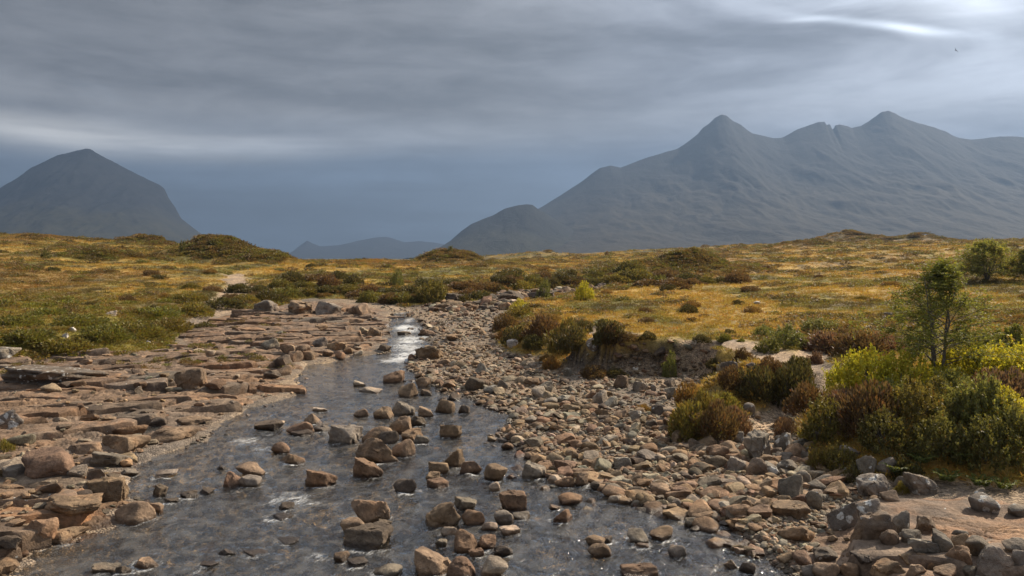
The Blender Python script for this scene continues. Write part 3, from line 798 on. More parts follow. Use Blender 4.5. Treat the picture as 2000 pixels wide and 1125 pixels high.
# ------------------------------------------------------------------ the hazy air
m_, t_, o_ = new_mat('thin blue haze')
pv = t_.node('ShaderNodeVolumePrincipled')
pv.inputs['Color'].default_value = (0.168, 0.248, 0.385, 1)
pv.inputs['Density'].default_value = 1.5e-4
pv.inputs['Anisotropy'].default_value = 0.3
t_.l.new(pv.outputs[0], o_.inputs['Volume'])
def box_mesh(name, lo, hi, mats):
    V = np.array([[x, y, z] for x in (lo[0], hi[0]) for y in (lo[1], hi[1]) for z in (lo[2], hi[2])], float)
    Fq = np.array([[0, 1, 3, 2], [4, 6, 7, 5], [0, 4, 5, 1], [2, 3, 7, 6], [0, 2, 6, 4], [1, 5, 7, 3]])
    return mesh_np(name, V, Fq, mats, False)
link('haze', box_mesh('haze', (-26000, -1500, -60.0), (26000, 14000, 1080.0), [m_]), kind='stuff', label='thin blue haze filling the air over the moor')
# ------------------------------------------------------------------ stones
def ico(sub):
    import bmesh
    bm = bmesh.new(); bmesh.ops.create_icosphere(bm, subdivisions=sub, radius=1.0)
    V = np.array([v.co[:] for v in bm.verts]); Fc = np.array([[v.index for v in f.verts] for f in bm.faces])
    bm.free()
    return V / np.linalg.norm(V, axis=1)[:, None], Fc
ICO = {s: ico(s) for s in (2, 3, 4, 5)}

def unit3(v):
    return v / np.linalg.norm(v, axis=1)[:, None]

def rock_mesh(seed, sub=4, kind='block', mat=None, name='boulder'):
    """a stone: a few random cleavage planes with worn edges, then weathering relief. Fits the cube -1..1"""
    r = np.random.default_rng(seed)
    V, Fc = ICO[sub]
    if kind == 'round':
        n, k_, lo, hi, rel = 14, 11.0, .80, 1.04, .09
    elif kind == 'slab':
        n, k_, lo, hi, rel = 12, 22.0, .62, 1.0, .10
    elif kind == 'wedge':
        n, k_, lo, hi, rel = 8, 20.0, .50, 1.0, .10
    else:
        n, k_, lo, hi, rel = 10, 16.0, .60, 1.0, .11
    N = r.normal(size=(n, 3)); N /= np.linalg.norm(N, axis=1)[:, None]
    d = r.uniform(lo, hi, n)
    if kind == 'block':                                   # roughly box-like joints
        base = np.array([[1, 0, 0], [-1, 0, 0], [0, 1, 0], [0, -1, 0], [0, 0, 1], [0, 0, -1]], float)
        N = np.concatenate([base + r.normal(0, .30, (6, 3)), N[:7]]); N /= np.linalg.norm(N, axis=1)[:, None]
        d = np.concatenate([r.uniform(.55, .78, 6), r.uniform(.66, .92, 7)])
    if kind == 'slab':
        N = np.concatenate([[[r.normal(0, .15), r.normal(0, .15), 1]], N]); d = np.concatenate([[.45], d])
        N /= np.linalg.norm(N, axis=1)[:, None]
    dots = V @ N.T
    inv = np.maximum(dots, 1e-3) / d[None]
    rad = 1.0 / ((inv ** k_).sum(1) ** (1.0 / k_))
    rad = np.minimum(rad, 1.6)
    P = V * rad[:, None]
    off = r.uniform(0, 100, 3)
    rid = 1 - np.abs(fbm3(P * 2.2 + off, 4, seed))
    dsp = rel * (fbm3(P * 1.4 + off, 4, seed + 1)) * 1.5 + (rel * .5 * (rid - .8) if kind != 'round' else 0)
    if kind in ('block', 'slab', 'wedge'):                # bedding ledges
        lay = np.sin((P @ (np.array([.12, .1, 1.0]))) * r.uniform(7, 12) + 2 * fbm3(P * 1.5 + off, 2, seed + 2))
        dsp = dsp + .018 * lay
    nc = 26
    cc = unit3(r.normal(size=(nc, 3))); tl = r.normal(size=(nc, 3)); stp = r.normal(size=nc)
    Vw = V + .10 * np.stack([fbm3(V * 2.5 + off, 3, seed + 4), fbm3(V * 2.5 - off, 3, seed + 5), fbm3(V * 2.5 + 2 * off, 3, seed + 6)], 1)
    ci = np.argmax(Vw @ cc.T, 1)
    chip = ((V - cc[ci]) * tl[ci]).sum(1) * .085 + stp[ci] * .016
    dsp = dsp + chip * (.30 if kind == 'round' else 1.0)
    dsp = dsp + (.022 if kind == 'round' else .035) * fbm3(P * 6 + off, 3, seed + 7)
    P = P + V * dsp[:, None]
    lo_, hi_ = P.min(0), P.max(0)
    P = (P - (lo_ + hi_) / 2) / ((hi_ - lo_) / 2)
    me = mesh_np(name, P, Fc, [mat or M_ROCK], True)
    try:
        me.set_sharp_from_angle(angle=math.radians(38))
    except Exception:
        pass
    return me

TINTS = dict(t=(0.235, 0.168, 0.110), r=(0.200, 0.130, 0.085), g=(0.205, 0.178, 0.145), d=(0.115, 0.090, 0.068), p=(0.385, 0.325, 0.258), w=(0.52, 0.50, 0.47), c=(0.295, 0.275, 0.225))
KIND = dict(b='block', o='round', s='slab', w='wedge')
VAR = {}
def variant(kind, i, sub=4):
    key = (kind, i, sub)
    if key not in VAR:
        VAR[key] = rock_mesh(1000 + 37 * i + sub + dict(block=0, round=7000, slab=14000, wedge=21000)[kind], sub, kind)
    return VAR[key]

from mathutils.bvhtree import BVHTree
BEDOBJ = [o for o in COL.objects if o.name.startswith('bedrock')]
def bvh_of(o):
    me = o.data
    co = np.empty(len(me.vertices) * 3, np.float32); me.vertices.foreach_get('co', co)
    pv_ = np.empty(len(me.loops), np.int32); me.loops.foreach_get('vertex_index', pv_)
    return BVHTree.FromPolygons(co.reshape(-1, 3).tolist(), pv_.reshape(-1, 4).tolist())
BEDBVH = [bvh_of(o) for o in BEDOBJ] + [BVHTree.FromPolygons(np.concatenate(SLABV).tolist(), SLABF)]
hit_ground = hit
def hit(px, py):
    x, y, z = hit_ground(px, py)
    d_ = Vector(((px - 1000) / F, 1.0, -(py - HOR) / F)).normalized()
    for bt in BEDBVH:
        r_ = bt.ray_cast(Vector((0, 0, CAMZ)), d_)
        if r_[0] is not None and r_[0].y < y and r_[0].z > 0:
            x, y, z = r_[0]
    return x, y, z

def drop(x, y, trees):
    """height of the highest of some meshes under points"""
    out = ground(x, y)
    for bt in trees:
        for i in range(len(x)):
            r = bt.ray_cast(Vector((x[i], y[i], 20)), Vector((0, 0, -1)))
            if r[0] is not None and r[0].z > out[i]:
                out[i] = r[0].z
    return out

rocks_xy = []
def place_rock(px, base, w, h, shape, tint, lichen=0.0, label=None, group=None, i=0, yaw=None, name='boulder', cat='boulder', sub=4, bury=0.34):
    x, y, z = hit(px, base)
    wid = w * y / F
    dep = wid * rng.uniform(.68, .95)
    y += dep * 0.36; x = (px - 1000) / F * y
    view = (CAMZ - z) / y
    vis = max(h * y / F * 1.0 - 0.42 * dep * view, 0.30 * h * y / F)      # height over ground: the far edge of the top adds to the rows it covers
    full = vis / (1 - bury)
    sink = full * bury
    c = TINTS[tint]
    j = rng.uniform(.86, 1.16)
    yw = rng.uniform(-.5, .5) if yaw is None else yaw
    ext = 1.0 / (abs(math.cos(yw)) + 0.35 * abs(math.sin(yw)))
    o = link(name, variant(KIND[shape], i % 9, sub), loc=(x, y, z - sink + full / 2), rot=(rng.uniform(-.1, .1), rng.uniform(-.1, .1), yw),
             scl=(wid / 2 * ext, dep / 2, full / 2 * 1.04), label=label, cat=cat, group=group, color=(c[0] * j, c[1] * j, c[2] * j * rng.uniform(.93, 1.05), lichen))
    rocks_xy.append((x, y, wid / 2))
    return o

# px of middle, row of foot, width, height, shape, tint, lichen, label
KEY = [
 (725, 1022, 84, 54, 'b', 't', .0, 'square upright block crowning the rock stack in midstream'),
 (722, 1072, 107, 42, 's', 'd', .0, 'broad low wet boulder at the foot of the midstream stack'),
 (692, 1046, 56, 36, 'o', 't', .0, 'rounded brown boulder leaning on the left of the midstream stack'),
 (748, 1033, 38, 18, 's', 'd', .0, 'small dark slab between block and base of the midstream stack'),
 (738, 906, 88, 52, 'w', 't', .0, 'large pyramid-shaped tan boulder at the heart of the river'),
 (719, 934, 62, 40, 'b', 'r', .0, 'tilted dark brown block in front of the pyramid boulder'),
 (788, 894, 51, 36, 'o', 't', .0, 'smooth rounded boulder close behind the pyramid boulder'),
 (738, 864, 66, 32, 'o', 't', .0, 'long brown boulder in the upper midstream cluster'),
 (760, 868, 44, 27, 'o', 'd', .0, 'domed boulder overlapping the long one in the upper cluster'),
 (786, 850, 52, 36, 'b', 't', .0, 'tall cracked boulder topping the upper midstream cluster'),
 (806, 862, 48, 24, 's', 't', .0, 'angular slab right of the tall cracked boulder'),
 (822, 868, 32, 18, 's', 'g', .0, 'jagged grey stone at the right end of the upper cluster'),
 (675, 867, 70, 40, 'b', 'g', .0, 'wide grey brown boulder left of the upper midstream cluster'),
 (867, 808, 50, 30, 'o', 't', .0, 'big egg-shaped boulder where the pool meets the cobble bar'),
 (627, 952, 63, 39, 'b', 'r', .0, 'cracked reddish boulder standing alone left of midstream'),
 (586, 849, 55, 26, 'o', 'r', .0, 'dark red boulder in the cluster above the left riffle'),
 (612, 829, 46, 20, 'w', 't', .0, 'pointed boulder behind the dark red one above the riffle'),
 (525, 840, 60, 19, 's', 'd', .0, 'long flat dark rock at the head of the left riffle'),
 (590, 854, 46, 13, 's', 'd', .0, 'thin wet slab below the dark red boulder'),
 (629, 844, 34, 16, 's', 'g', .0, 'pale flat stone right of the dark red boulder'),
 (540, 832, 34, 12, 's', 'p', .0, 'pale flat stone behind the long dark rock'),
 (546, 887, 42, 24, 'w', 'r', .0, 'small peaked boulder just below the left riffle'),
 (571, 907, 52, 23, 's', 't', .0, 'flat-topped slab below the peaked boulder'),
 (489, 933, 61, 28, 'o', 't', .0, 'long rounded boulder backing the trio in the left channel'),
 (452, 953, 42, 34, 'w', 'r', .0, 'tilted orange-faced boulder of the trio in the left channel'),
 (487, 952, 49, 25, 'o', 'g', .0, 'smooth grey boulder in front of the trio in the left channel'),
 (792, 964, 50, 29, 'o', 'd', .0, 'rounded wet-footed boulder right below the tilted block'),
 (855, 956, 46, 20, 's', 'r', .0, 'low brick-shaped stone in the middle of the right channel'),
 (845, 940, 30, 18, 'b', 't', .0, 'small angular stone behind the low brick-shaped stone'),
 (886, 912, 52, 40, 'w', 't', .0, 'upright split boulder above the right channel'),
 (858, 925, 40, 22, 'b', 't', .0, 'stub boulder leaning on the upright split boulder'),
 (920, 928, 46, 28, 'w', 'r', .0, 'slanting boulder between the split one and the round one'),
 (968, 940, 54, 34, 'o', 't', .0, 'round tan boulder beside the slanting one in the right channel'),
 (863, 1029, 72, 54, 'b', 't', .0, 'bulky squarish boulder right of the midstream stack'),
 (911, 998, 48, 26, 's', 'g', .0, 'grey ledge-like stone behind the bulky boulder'),
 (925, 1029, 50, 33, 'o', 'r', .0, 'smooth brown boulder touching the right side of the bulky one'),
 (906, 1080, 59, 44, 'o', 'r', .0, 'dark russet round boulder near the bottom edge'),
 (951, 1076, 38, 30, 'b', 'r', .0, 'angular boulder tucked behind the dark russet one'),
 (848, 1128, 84, 54, 'b', 't', .0, 'large creased tan boulder cut by the bottom edge'),
 (900, 1132, 64, 44, 'w', 'r', .0, 'sloping brown boulder between two others at the bottom edge'),
 (962, 1128, 66, 40, 'o', 'p', .0, 'smooth pale water-worn boulder at the bottom edge'),
 (930, 1090, 34, 18, 's', 'r', .0, 'small slab above the sloping boulder at the bottom edge'),
 (982, 1086, 40, 20, 'b', 'd', .0, 'small dark box-shaped stone near the bottom edge'),
 (757, 1127, 66, 24, 'o', 'g', .0, 'grey turtle-backed stone at the bottom edge'),
 (667, 1095, 36, 18, 'o', 't', .0, 'small tan stone left above the turtle-backed stone'),
 (697, 1108, 46, 15, 's', 'd', .0, 'thin dark slab behind the turtle-backed stone'),
 (1003, 998, 60, 38, 'b', 'r', .0, 'neat reddish brick-shaped boulder in the right channel'),
 (1097, 1020, 50, 28, 'w', 'r', .0, 'lone wedge-shaped boulder in open water of the right channel'),
 (1082, 997, 28, 10, 's', 't', .0, 'flat stone just behind the lone wedge-shaped boulder'),
 (1200, 984, 31, 18, 'o', 'p', .0, 'pale domed stone at the lower edge of the cobble bar'),
 (1247, 1130, 78, 32, 'w', 'r', .0, 'long brown ridge-backed boulder cut by the bottom edge'),
 (1170, 1088, 50, 29, 'o', 't', .0, 'pinkish rounded boulder in the lower right channel'),
 (1162, 1067, 42, 22, 'o', 't', .0, 'boulder close behind the pinkish rounded one'),
 (1188, 1060, 22, 14, 'o', 'd', .0, 'small dark stone right behind the pinkish pair'),
 (1245, 1062, 48, 26, 'o', 'g', .0, 'grey brown dome left of its twin in the lower right channel'),
 (1292, 1055, 52, 28, 'o', 't', .0, 'brown dome right of its grey twin in the lower right channel'),
 (1253, 1072, 30, 11, 's', 't', .0, 'flat stone in front of the twin domes'),
 (1322, 1090, 38, 26, 'o', 'g', .0, 'mushroom-like stone pair below the twin domes'),
 (1458, 1119, 38, 22, 'o', 'd', .0, 'dark rounded stone near the slab at the bottom right'),
 (1427, 1112, 31, 19, 'w', 't', .0, 'pointed tan stone left of the dark rounded one'),
 (1445, 1083, 26, 13, 's', 't', .0, 'little flat stone off the edge of the sandy slab'),
 (1432, 1072, 34, 12, 's', 'd', .0, 'dark flat stone off the edge of the sandy slab'),
 (1042, 937, 50, 34, 'b', 'g', .0, 'squat grey-faced boulder at the edge of the cobble bar'),
 (1103, 953, 42, 24, 'w', 'r', .0, 'dark wedge at the water edge of the cobble bar'),
 (1137, 951, 27, 27, 'b', 't', .0, 'upright tan stone beside the dark wedge'),
 (1162, 958, 22, 18, 'o', 'd', .0, 'small dark ball-shaped stone at the bar edge'),
 (1217, 918, 32, 26, 'b', 'c', .0, 'pale greenish split stone amid the cobbles'),
 (1100, 921, 42, 23, 'b', 'r', .0, 'brown block among cobbles above the squat boulder'),
 (1122, 876, 32, 18, 'b', 'r', .0, 'warm orange stone among cobbles'),
 (1192, 867, 30, 18, 'b', 'p', .0, 'pink and white faced stone among cobbles'),
 (1326, 973, 42, 24, 'o', 'r', .0, 'dark red brown boulder at the foot of the bar'),
 (1349, 1030, 32, 20, 'o', 'g', .0, 'greenish grey stone in the shallows by the bar'),
 (1393, 1034, 30, 20, 'o', 'd', .0, 'dark brown round stone in the shallows by the bar'),
 (1362, 1038, 30, 14, 'o', 'c', .0, 'pale oval stone in the shallows by the bar'),
 (983, 1024, 44, 28, 'o', 'g', .0, 'rough grey boulder below the brick-shaped one'),
 (1020, 1016, 38, 17, 'o', 'g', .0, 'smooth grey stone trailing the rough grey boulder'),
 (954, 1039, 36, 21, 'o', 'p', .0, 'pale domed stone between brown boulder and grey boulder'),
 (995, 1046, 46, 18, 's', 'p', .0, 'pale pink flat stone in the right channel'),
 (965, 960, 26, 21, 'o', 'p', .0, 'small pale stone in front of the round tan boulder'),
 (862, 1068, 26, 16, 'o', 'g', .0, 'small mottled stone below the bulky squarish boulder'),
 (878, 1050, 34, 22, 'o', 'p', .0, 'light oval stone at the foot of the bulky squarish boulder'),
 (770, 748, 48, 24, 'w', 'r', .0, 'pointed brown boulder at the right side of the still pool'),
 (702, 754, 26, 10, 'w', 'p', .0, 'small pale rock alone in the still pool'),
 (722, 768, 48, 10, 's', 'p', .0, 'long flat pale rock in the still pool'),
 (796, 776, 40, 28, 'o', 't', .0, 'brown boulder with a pale foot at the pool edge'),
 (834, 773, 32, 14, 's', 'd', .0, 'dark low stone right of the pale-footed boulder'),
 (826, 757, 34, 20, 'b', 't', .0, 'tan stone above the dark low stone at the pool edge'),
 (705, 815, 30, 17, 'o', 't', .0, 'lone round stone below the still pool'),
 (622, 805, 32, 9, 's', 'p', .0, 'flat pale stone at the outflow of the pool'),
 (787, 813, 46, 28, 'b', 'g', .0, 'knobbly grey boulder left of the egg-shaped one'),
 (750, 820, 46, 24, 'b', 't', .0, 'rough boulder at the left of the knobbly grey one'),
 (832, 815, 32, 21, 'w', 't', .0, 'angular stone between knobbly and egg-shaped boulders'),
 (816, 833, 36, 20, 'b', 'd', .0, 'dark blocky stone below the knobbly grey boulder'),
 (880, 855, 46, 26, 'b', 't', .0, 'paired brown stones right of the upper cluster'),
 (905, 808, 30, 18, 'o', 'd', .0, 'dark stone right beside the egg-shaped boulder'),
 (927, 763, 43, 26, 'o', 'd', .0, 'dark grey brown oval boulder on the bar by the pool'),
 (958, 769, 32, 18, 'o', 'c', .0, 'light smooth stone right of the dark oval boulder'),
 (944, 756, 30, 16, 'o', 't', .0, 'tan stone behind the light smooth stone'),
 (982, 762, 24, 20, 'b', 'g', .0, 'upright grey stone near the dark oval boulder'),
 (1053, 778, 38, 23, 'o', 'p', .0, 'cream brown boulder in the upper cobble bar'),
 (1068, 769, 26, 24, 'b', 'g', .0, 'grey block behind the cream brown boulder'),
 (1000, 679, 28, 17, 'o', 'w', .0, 'striking white boulder under the dark heather'),
 (884, 666, 42, 14, 's', 't', .0, 'flat tan rock beside the rapids'),
 (838, 656, 50, 13, 's', 'r', .0, 'dark reddish ledge in the rapids'),
 (842, 702, 60, 25, 'b', 't', .0, 'broad rocky lump at the foot of the rapids'),
 (866, 714, 34, 14, 'o', 't', .0, 'rounded stone just below the rocky lump'),
 (943, 728, 30, 20, 'w', 'c', .0, 'pale slanted stone in the upper cobble bar'),
 (731, 657, 28, 18, 'b', 't', .0, 'upright stone on the shelf left of the rapids'),
 (790, 655, 30, 8, 's', 'd', .0, 'low wet ledge left in the rapids'),
 (700, 694, 20, 10, 'o', 'p', .0, 'pale rounded stone at the top left of the pool'),
 (748, 686, 32, 14, 's', 'd', .0, 'dark shelf stone jutting towards the rapids'),
 (527, 679, 38, 18, 'o', 'g', .0, 'grey oval boulder behind the left pool margin'),
 (563, 690, 32, 18, 'b', 't', .0, 'tan boulder in the pile left of the pool'),
 (590, 692, 30, 18, 'b', 't', .0, 'pale topped boulder in the pile left of the pool'),
 (625, 677, 32, 19, 'o', 'g', .0, 'rounded boulder at the back of the pile left of the pool'),
 (602, 703, 30, 18, 'o', 't', .0, 'round boulder low in the pile left of the pool'),
 (577, 707, 32, 22, 'o', 't', .0, 'egg-like boulder in the pile left of the pool'),
 (550, 719, 50, 26, 'b', 'd', .0, 'largest dark boulder of the pile left of the pool'),
 (553, 734, 36, 21, 'o', 't', .0, 'smooth boulder below the largest dark one of the pile'),
 (533, 739, 32, 16, 'b', 'd', .0, 'wet stone at the water edge under the pile'),
 (660, 685, 42, 18, 's', 't', .0, 'flat boulder right in the pile left of the pool'),
 (662, 702, 28, 17, 'o', 'r', .0, 'ruddy boulder at the right foot of the pile'),
 (640, 697, 26, 14, 'o', 't', .0, 'small round boulder between flat and ruddy ones'),
 (680, 690, 24, 12, 'b', 't', .0, 'angular stone at the right end of the pile'),
 (409, 695, 26, 12, 'o', 'p', .0, 'pale oval stone on the shelf near the shrubs'),
 # lichen spotted stones of the right bank
 (1479, 902, 62, 62, 'w', 'g', .55, 'big lichen-spotted wedge boulder below the gravel landing'),
 (1532, 884, 44, 38, 'b', 'g', .8, 'lichen-crusted block right of the big wedge boulder'),
 (1441, 866, 26, 22, 'b', 'g', .9, 'white-patched stone left of the big wedge boulder'),
 (1461, 812, 28, 26, 'o', 'g', .8, 'white-blotched boulder beside the heather above the landing'),
 (1545, 981, 52, 56, 'o', 'g', .30, 'tall egg-shaped grey boulder on the right shore'),
 (1585, 994, 42, 39, 'o', 'g', .35, 'round dark boulder right of the egg-shaped one'),
 (1690, 939, 41, 50, 'b', 'g', .45, 'upright grey boulder at the foot of the dark shrubs'),
 (1732, 931, 42, 40, 'o', 'g', .35, 'mauve grey boulder behind the upright one'),
 (1800, 968, 59, 44, 'b', 'g', .55, 'broad grey boulder with white patches below the ferns'),
 (1702, 970, 60, 44, 'b', 'g', .75, 'lichen-mottled boulder below the upright grey one'),
 (1927, 1005, 53, 40, 'o', 'g', .75, 'rounded boulder with white lichen rings on the sandy slab'),
 (1912, 970, 26, 17, 'o', 'g', .5, 'small grey stone above the ringed boulder'),
 (1986, 1010, 44, 26, 'o', 'g', .3, 'low grey stone cut by the right edge'),
 (1702, 1011, 56, 36, 'o', 'g', .85, 'heavily whitened boulder atop the pile on the slab'),
 (1704, 1054, 82, 58, 'b', 't', .45, 'largest boulder of the pile on the sandy slab'),
 (1645, 1034, 60, 54, 'w', 'd', .7, 'dark pointed boulder at the left of the slab pile'),
 (1760, 1045, 38, 48, 'o', 'g', .7, 'upright oval boulder right in the slab pile'),
 (1737, 1065, 39, 30, 'o', 't', .2, 'round brown boulder under the slab pile'),
 (1779, 1062, 45, 29, 'o', 'g', .2, 'low boulder in front of the upright oval one'),
 (1806, 1083, 62, 34, 'b', 'g', .4, 'white-ridged block in the lower right heap'),
 (1843, 1078, 45, 40, 'w', 'g', .4, 'tilted boulder right of the white-ridged block'),
 (1808, 1040, 40, 34, 'b', 't', .35, 'brown angled boulder behind the white-ridged block'),
 (1877, 1068, 36, 26, 'o', 't', .15, 'round brown stone behind the tilted boulder'),
 (1874, 1048, 32, 14, 'o', 'g', .2, 'flat grey stone on the slab behind the round brown one'),
 (1915, 1089, 62, 40, 'o', 'g', .2, 'smooth grey boulder in the lower right heap'),
 (1980, 1078, 56, 28, 'o', 'g', .2, 'smooth low boulder at the right edge of the heap'),
 (1943, 1124, 82, 58, 'w', 'g', .4, 'big ridge-backed boulder in the lower right corner'),
 (1990, 1104, 30, 30, 'o', 'g', .3, 'grey boulder behind the corner boulder'),
 (1877, 1106, 53, 38, 'b', 'r', .1, 'brown boulder left of the corner boulder'),
 (1849, 1128, 52, 26, 'o', 't', .1, 'pale brown boulder low in the heap at the bottom edge'),
 (1893, 1128, 36, 26, 'o', 'g', .2, 'speckled stone beside the corner boulder at the bottom edge'),
 (1808, 1112, 42, 32, 'b', 't', .1, 'blocky boulder in the middle of the bottom right heap'),
 (1790, 1127, 42, 26, 'w', 't', .1, 'sloping boulder below the blocky one at the bottom edge'),
 (1770, 1100, 30, 20, 'b', 't', .1, 'pale squarish stone left of the blocky boulder'),
 (1733, 1126, 62, 38, 'b', 't', .1, 'wide brown boulder at the bottom edge under the slab'),
 (1660, 1127, 42, 28, 'o', 't', .1, 'rounded boulder left of the wide brown one'),
 (1613, 1130, 58, 32, 'o', 't', .1, 'large smooth boulder at the bottom edge by the slab'),
 (1570, 1109, 39, 31, 'o', 'r', .0, 'rust-stained boulder under the slab edge'),
 (1537, 1101, 36, 24, 'o', 't', .0, 'brown boulder left of the rust-stained one'),
 (1612, 1099, 52, 30, 'b', 'd', .3, 'dark boulder tight against the slab front'),
 (1578, 1127, 26, 25, 'o', 'g', .2, 'small grey stone below the rust-stained boulder'),
 (1690, 1098, 60, 24, 's', 'd', .1, 'flat dark stone under the slab front'),
 (1501, 977, 38, 27, 'o', 't', .0, 'round brown boulder left of the egg-shaped one'),
 (1492, 1004, 46, 31, 'o', 't', .0, 'brown boulder at the shore before the egg-shaped one'),
 (1454, 1010, 35, 35, 'b', 't', .0, 'standing brown stone by the water before the slab'),
 (1543, 1013, 74, 34, 's', 't', .1, 'long ledge-like boulder in front of the egg-shaped one'),
 (1481, 933, 41, 37, 'b', 't', .4, 'pale-ridged boulder below the big wedge'),
 (1509, 930, 32, 27, 'w', 'g', .8, 'white-faced stone right below the big wedge'),
 (1539, 925, 42, 28, 'b', 'g', .3, 'grey boulder with a flat top below the crusted block'),
 (1532, 901, 38, 19, 'o', 'g', .3, 'low grey stone at the foot of the crusted block'),
 (1568, 895, 40, 18, 's', 'g', .4, 'flat stone step right of the crusted block'),
 (1590, 862, 46, 22, 's', 'g', .4, 'layered stone ledge under the shrubs by the landing'),
 (1402, 900, 46, 31, 'b', 'r', .0, 'plum red slab-sided boulder left of the big wedge'),
 (1429, 898, 32, 22, 'o', 't', .0, 'brown stone between plum boulder and big wedge'),
 (1440, 922, 44, 30, 'b', 'g', .1, 'shadowed boulder beneath the big wedge'),
 (1600, 962, 36, 22, 'o', 'g', .5, 'speckled boulder behind the round dark one'),
 (1606, 948, 42, 22, 'o', 'g', .1, 'brown oval stone under the shrubs'),
 (1570, 950, 32, 32, 'o', 'g', .3, 'grey boulder right behind the egg-shaped one'),
 (1740, 980, 38, 22, 'o', 't', .2, 'small brown boulder on the slab by the mottled one'),
 (1757, 955, 30, 26, 'o', 'g', .5, 'dark stone half under the small shrub on the slab'),
 (1655, 905, 50, 34, 'o', 'g', .2, 'shadowed boulder inside the dark shrubs'),
 (1323, 866, 24, 26, 'b', 't', .1, 'upright brown stone at the foot of the heather'),
 (1355, 881, 42, 25, 'w', 'd', .3, 'dark peaked stone at the foot of the heather'),
 (1284, 811, 26, 21, 'o', 'd', .6, 'dark white-flecked boulder on the gravel left of the heather'),
 (1172, 792, 39, 30, 'b', 'p', .0, 'pale tan boulder at the top of the bar'),
 (1192, 796, 32, 21, 'o', 'c', .0, 'cream stone right of the pale tan boulder'),
 (1105, 788, 32, 17, 'b', 'c', .0, 'blue grey split stone in the upper bar'),
 (1215, 815, 26, 15, 'o', 't', .0, 'flat-bottomed tan stone on the gravel'),
 (1175, 815, 26, 17, 'b', 't', .0, 'tan cube-like stone below the pale tan boulder'),
 (1240, 819, 28, 18, 'b', 'g', .8, 'white-crusted stone on the gravel'),
 (1272, 834, 26, 15, 'o', 'd', .1, 'dark stone at the lower end of the gravel'),
 (1212, 758, 32, 26, 'b', 'd', .1, 'brown angular boulder on the grey gravel patch'),
 (1252, 765, 36, 22, 'b', 'g', .1, 'flat-topped grey block on the gravel patch'),
 (1308, 757, 30, 19, 'b', 'g', .1, 'grey boxy boulder under the bare bank'),
 (1311, 780, 20, 23, 'b', 'g', .3, 'upright speckled stone in the gravel patch'),
 (1276, 764, 13, 13, 'o', 'g', .1, 'little ball stone beside the flat-topped grey block'),
 (1408, 727, 18, 20, 'o', 'p', .0, 'rounded pale stone in the earth bank'),
 (1424, 732, 32, 28, 'b', 'g', .1, 'big grey stone sticking out of the earth bank'),
 (1467, 723, 22, 15, 'b', 'g', .1, 'grey stone on the bank top by the path'),
 (1160, 684, 36, 30, 'o', 'g', .8, 'lichen-white boulder wrapped in heather'),
 (1108, 735, 20, 17, 'o', 'g', .4, 'grey ball stone under the heather'),
 (1243, 725, 18, 11, 'o', 'w', .0, 'white stone below the bare bank'),
 (1225, 733, 16, 9, 'o', 'c', .0, 'pale pebble-like stone left of the white one'),
 # left bank
 (210, 980, 80, 46, 'b', 't', .0, 'big tan block on the water edge of the left shelf'),
 (263, 1023, 82, 44, 'o', 't', .0, 'wide humped boulder standing in the water at left'),
 (312, 973, 31, 26, 'b', 'd', .0, 'dark faceted stone standing off the big tan block'),
 (305, 1003, 32, 22, 'b', 't', .0, 'stone at the right shoulder of the wide humped boulder'),
 (124, 1063, 70, 30, 's', 't', .0, 'tilted slab at the water edge in the lower left'),
 (145, 1006, 142, 40, 's', 't', .0, 'long flat slab on the left shelf'),
 (80, 1047, 56, 36, 'b', 'r', .0, 'blocky outcrop stone in the lower left'),
 (95, 932, 104, 50, 'o', 'r', .05, 'domed orange brown outcrop on the left shelf'),
 (25, 935, 50, 24, 's', 'g', .0, 'grey slab at the left edge below the green tuft'),
 (150, 933, 42, 23, 'b', 'g', .0, 'grey block at the right foot of the domed outcrop'),
 (337, 862, 96, 28, 's', 't', .0, 'smooth humped ledge beside the rock pool'),
 (243, 878, 88, 29, 's', 't', .0, 'flat ledge in front of the rock pool'),
 (170, 885, 70, 24, 's', 't', .0, 'pale angular ledge left of the rock pool'),
 (217, 913, 80, 34, 'b', 'g', .0, 'broken rock heap at the water below the rock pool'),
 (310, 833, 38, 18, 'b', 'd', .0, 'dark jagged stone above the rock pool'),
 (380, 830, 70, 15, 's', 't', .0, 'low pale ledge pointing into the pool'),
 (250, 930, 46, 14, 's', 'g', .0, 'thin grey slab below the broken heap'),
 (322, 932, 56, 12, 's', 'p', .0, 'pale flat rock awash off the left shelf'),
 (368, 973, 40, 14, 's', 'd', .0, 'dark low rock chain start in the left channel'),
 (402, 966, 34, 12, 's', 'd', .0, 'dark low rock chain end in the left channel'),
 (335, 985, 30, 12, 's', 'd', .0, 'wet rib by the dark faceted stone'),
 (287, 1109, 54, 23, 's', 't', .0, 'long stone awash near the bottom left'),
 (205, 1122, 52, 20, 's', 'g', .0, 'pale grey stone awash at the bottom left'),
 (240, 1124, 32, 20, 'w', 'd', .0, 'dark pointed stone awash at the bottom left'),
 (407, 1109, 36, 11, 's', 'd', .0, 'dark rock back breaking the lower channel'),
 (443, 1086, 36, 13, 's', 'd', .0, 'black wet rock left of the long one in the lower channel'),
 (500, 1088, 56, 10, 's', 'd', .0, 'long wet rock back in the lower channel'),
 (560, 998, 32, 16, 'b', 'd', .0, 'dark rough rock under the white riffle'),
 (545, 1016, 54, 11, 's', 'd', .0, 'low dark rock below the white riffle'),
 (562, 1064, 46, 10, 's', 'd', .0, 'thin wet rock left of the midstream stack'),
 (433, 917, 22, 8, 's', 'd', .0, 'tiny dark rock above the trio'),
 (110, 748, 190, 36, 'b', 'd', .6, 'long lichen-white outcrop at the foot of the green bank'),
 (15, 838, 60, 38, 'b', 'g', 1.0, 'white-splashed outcrop at the left edge'),
 (10, 700, 60, 22, 's', 'g', 1.0, 'whitish ledge in the grass at the left edge'),
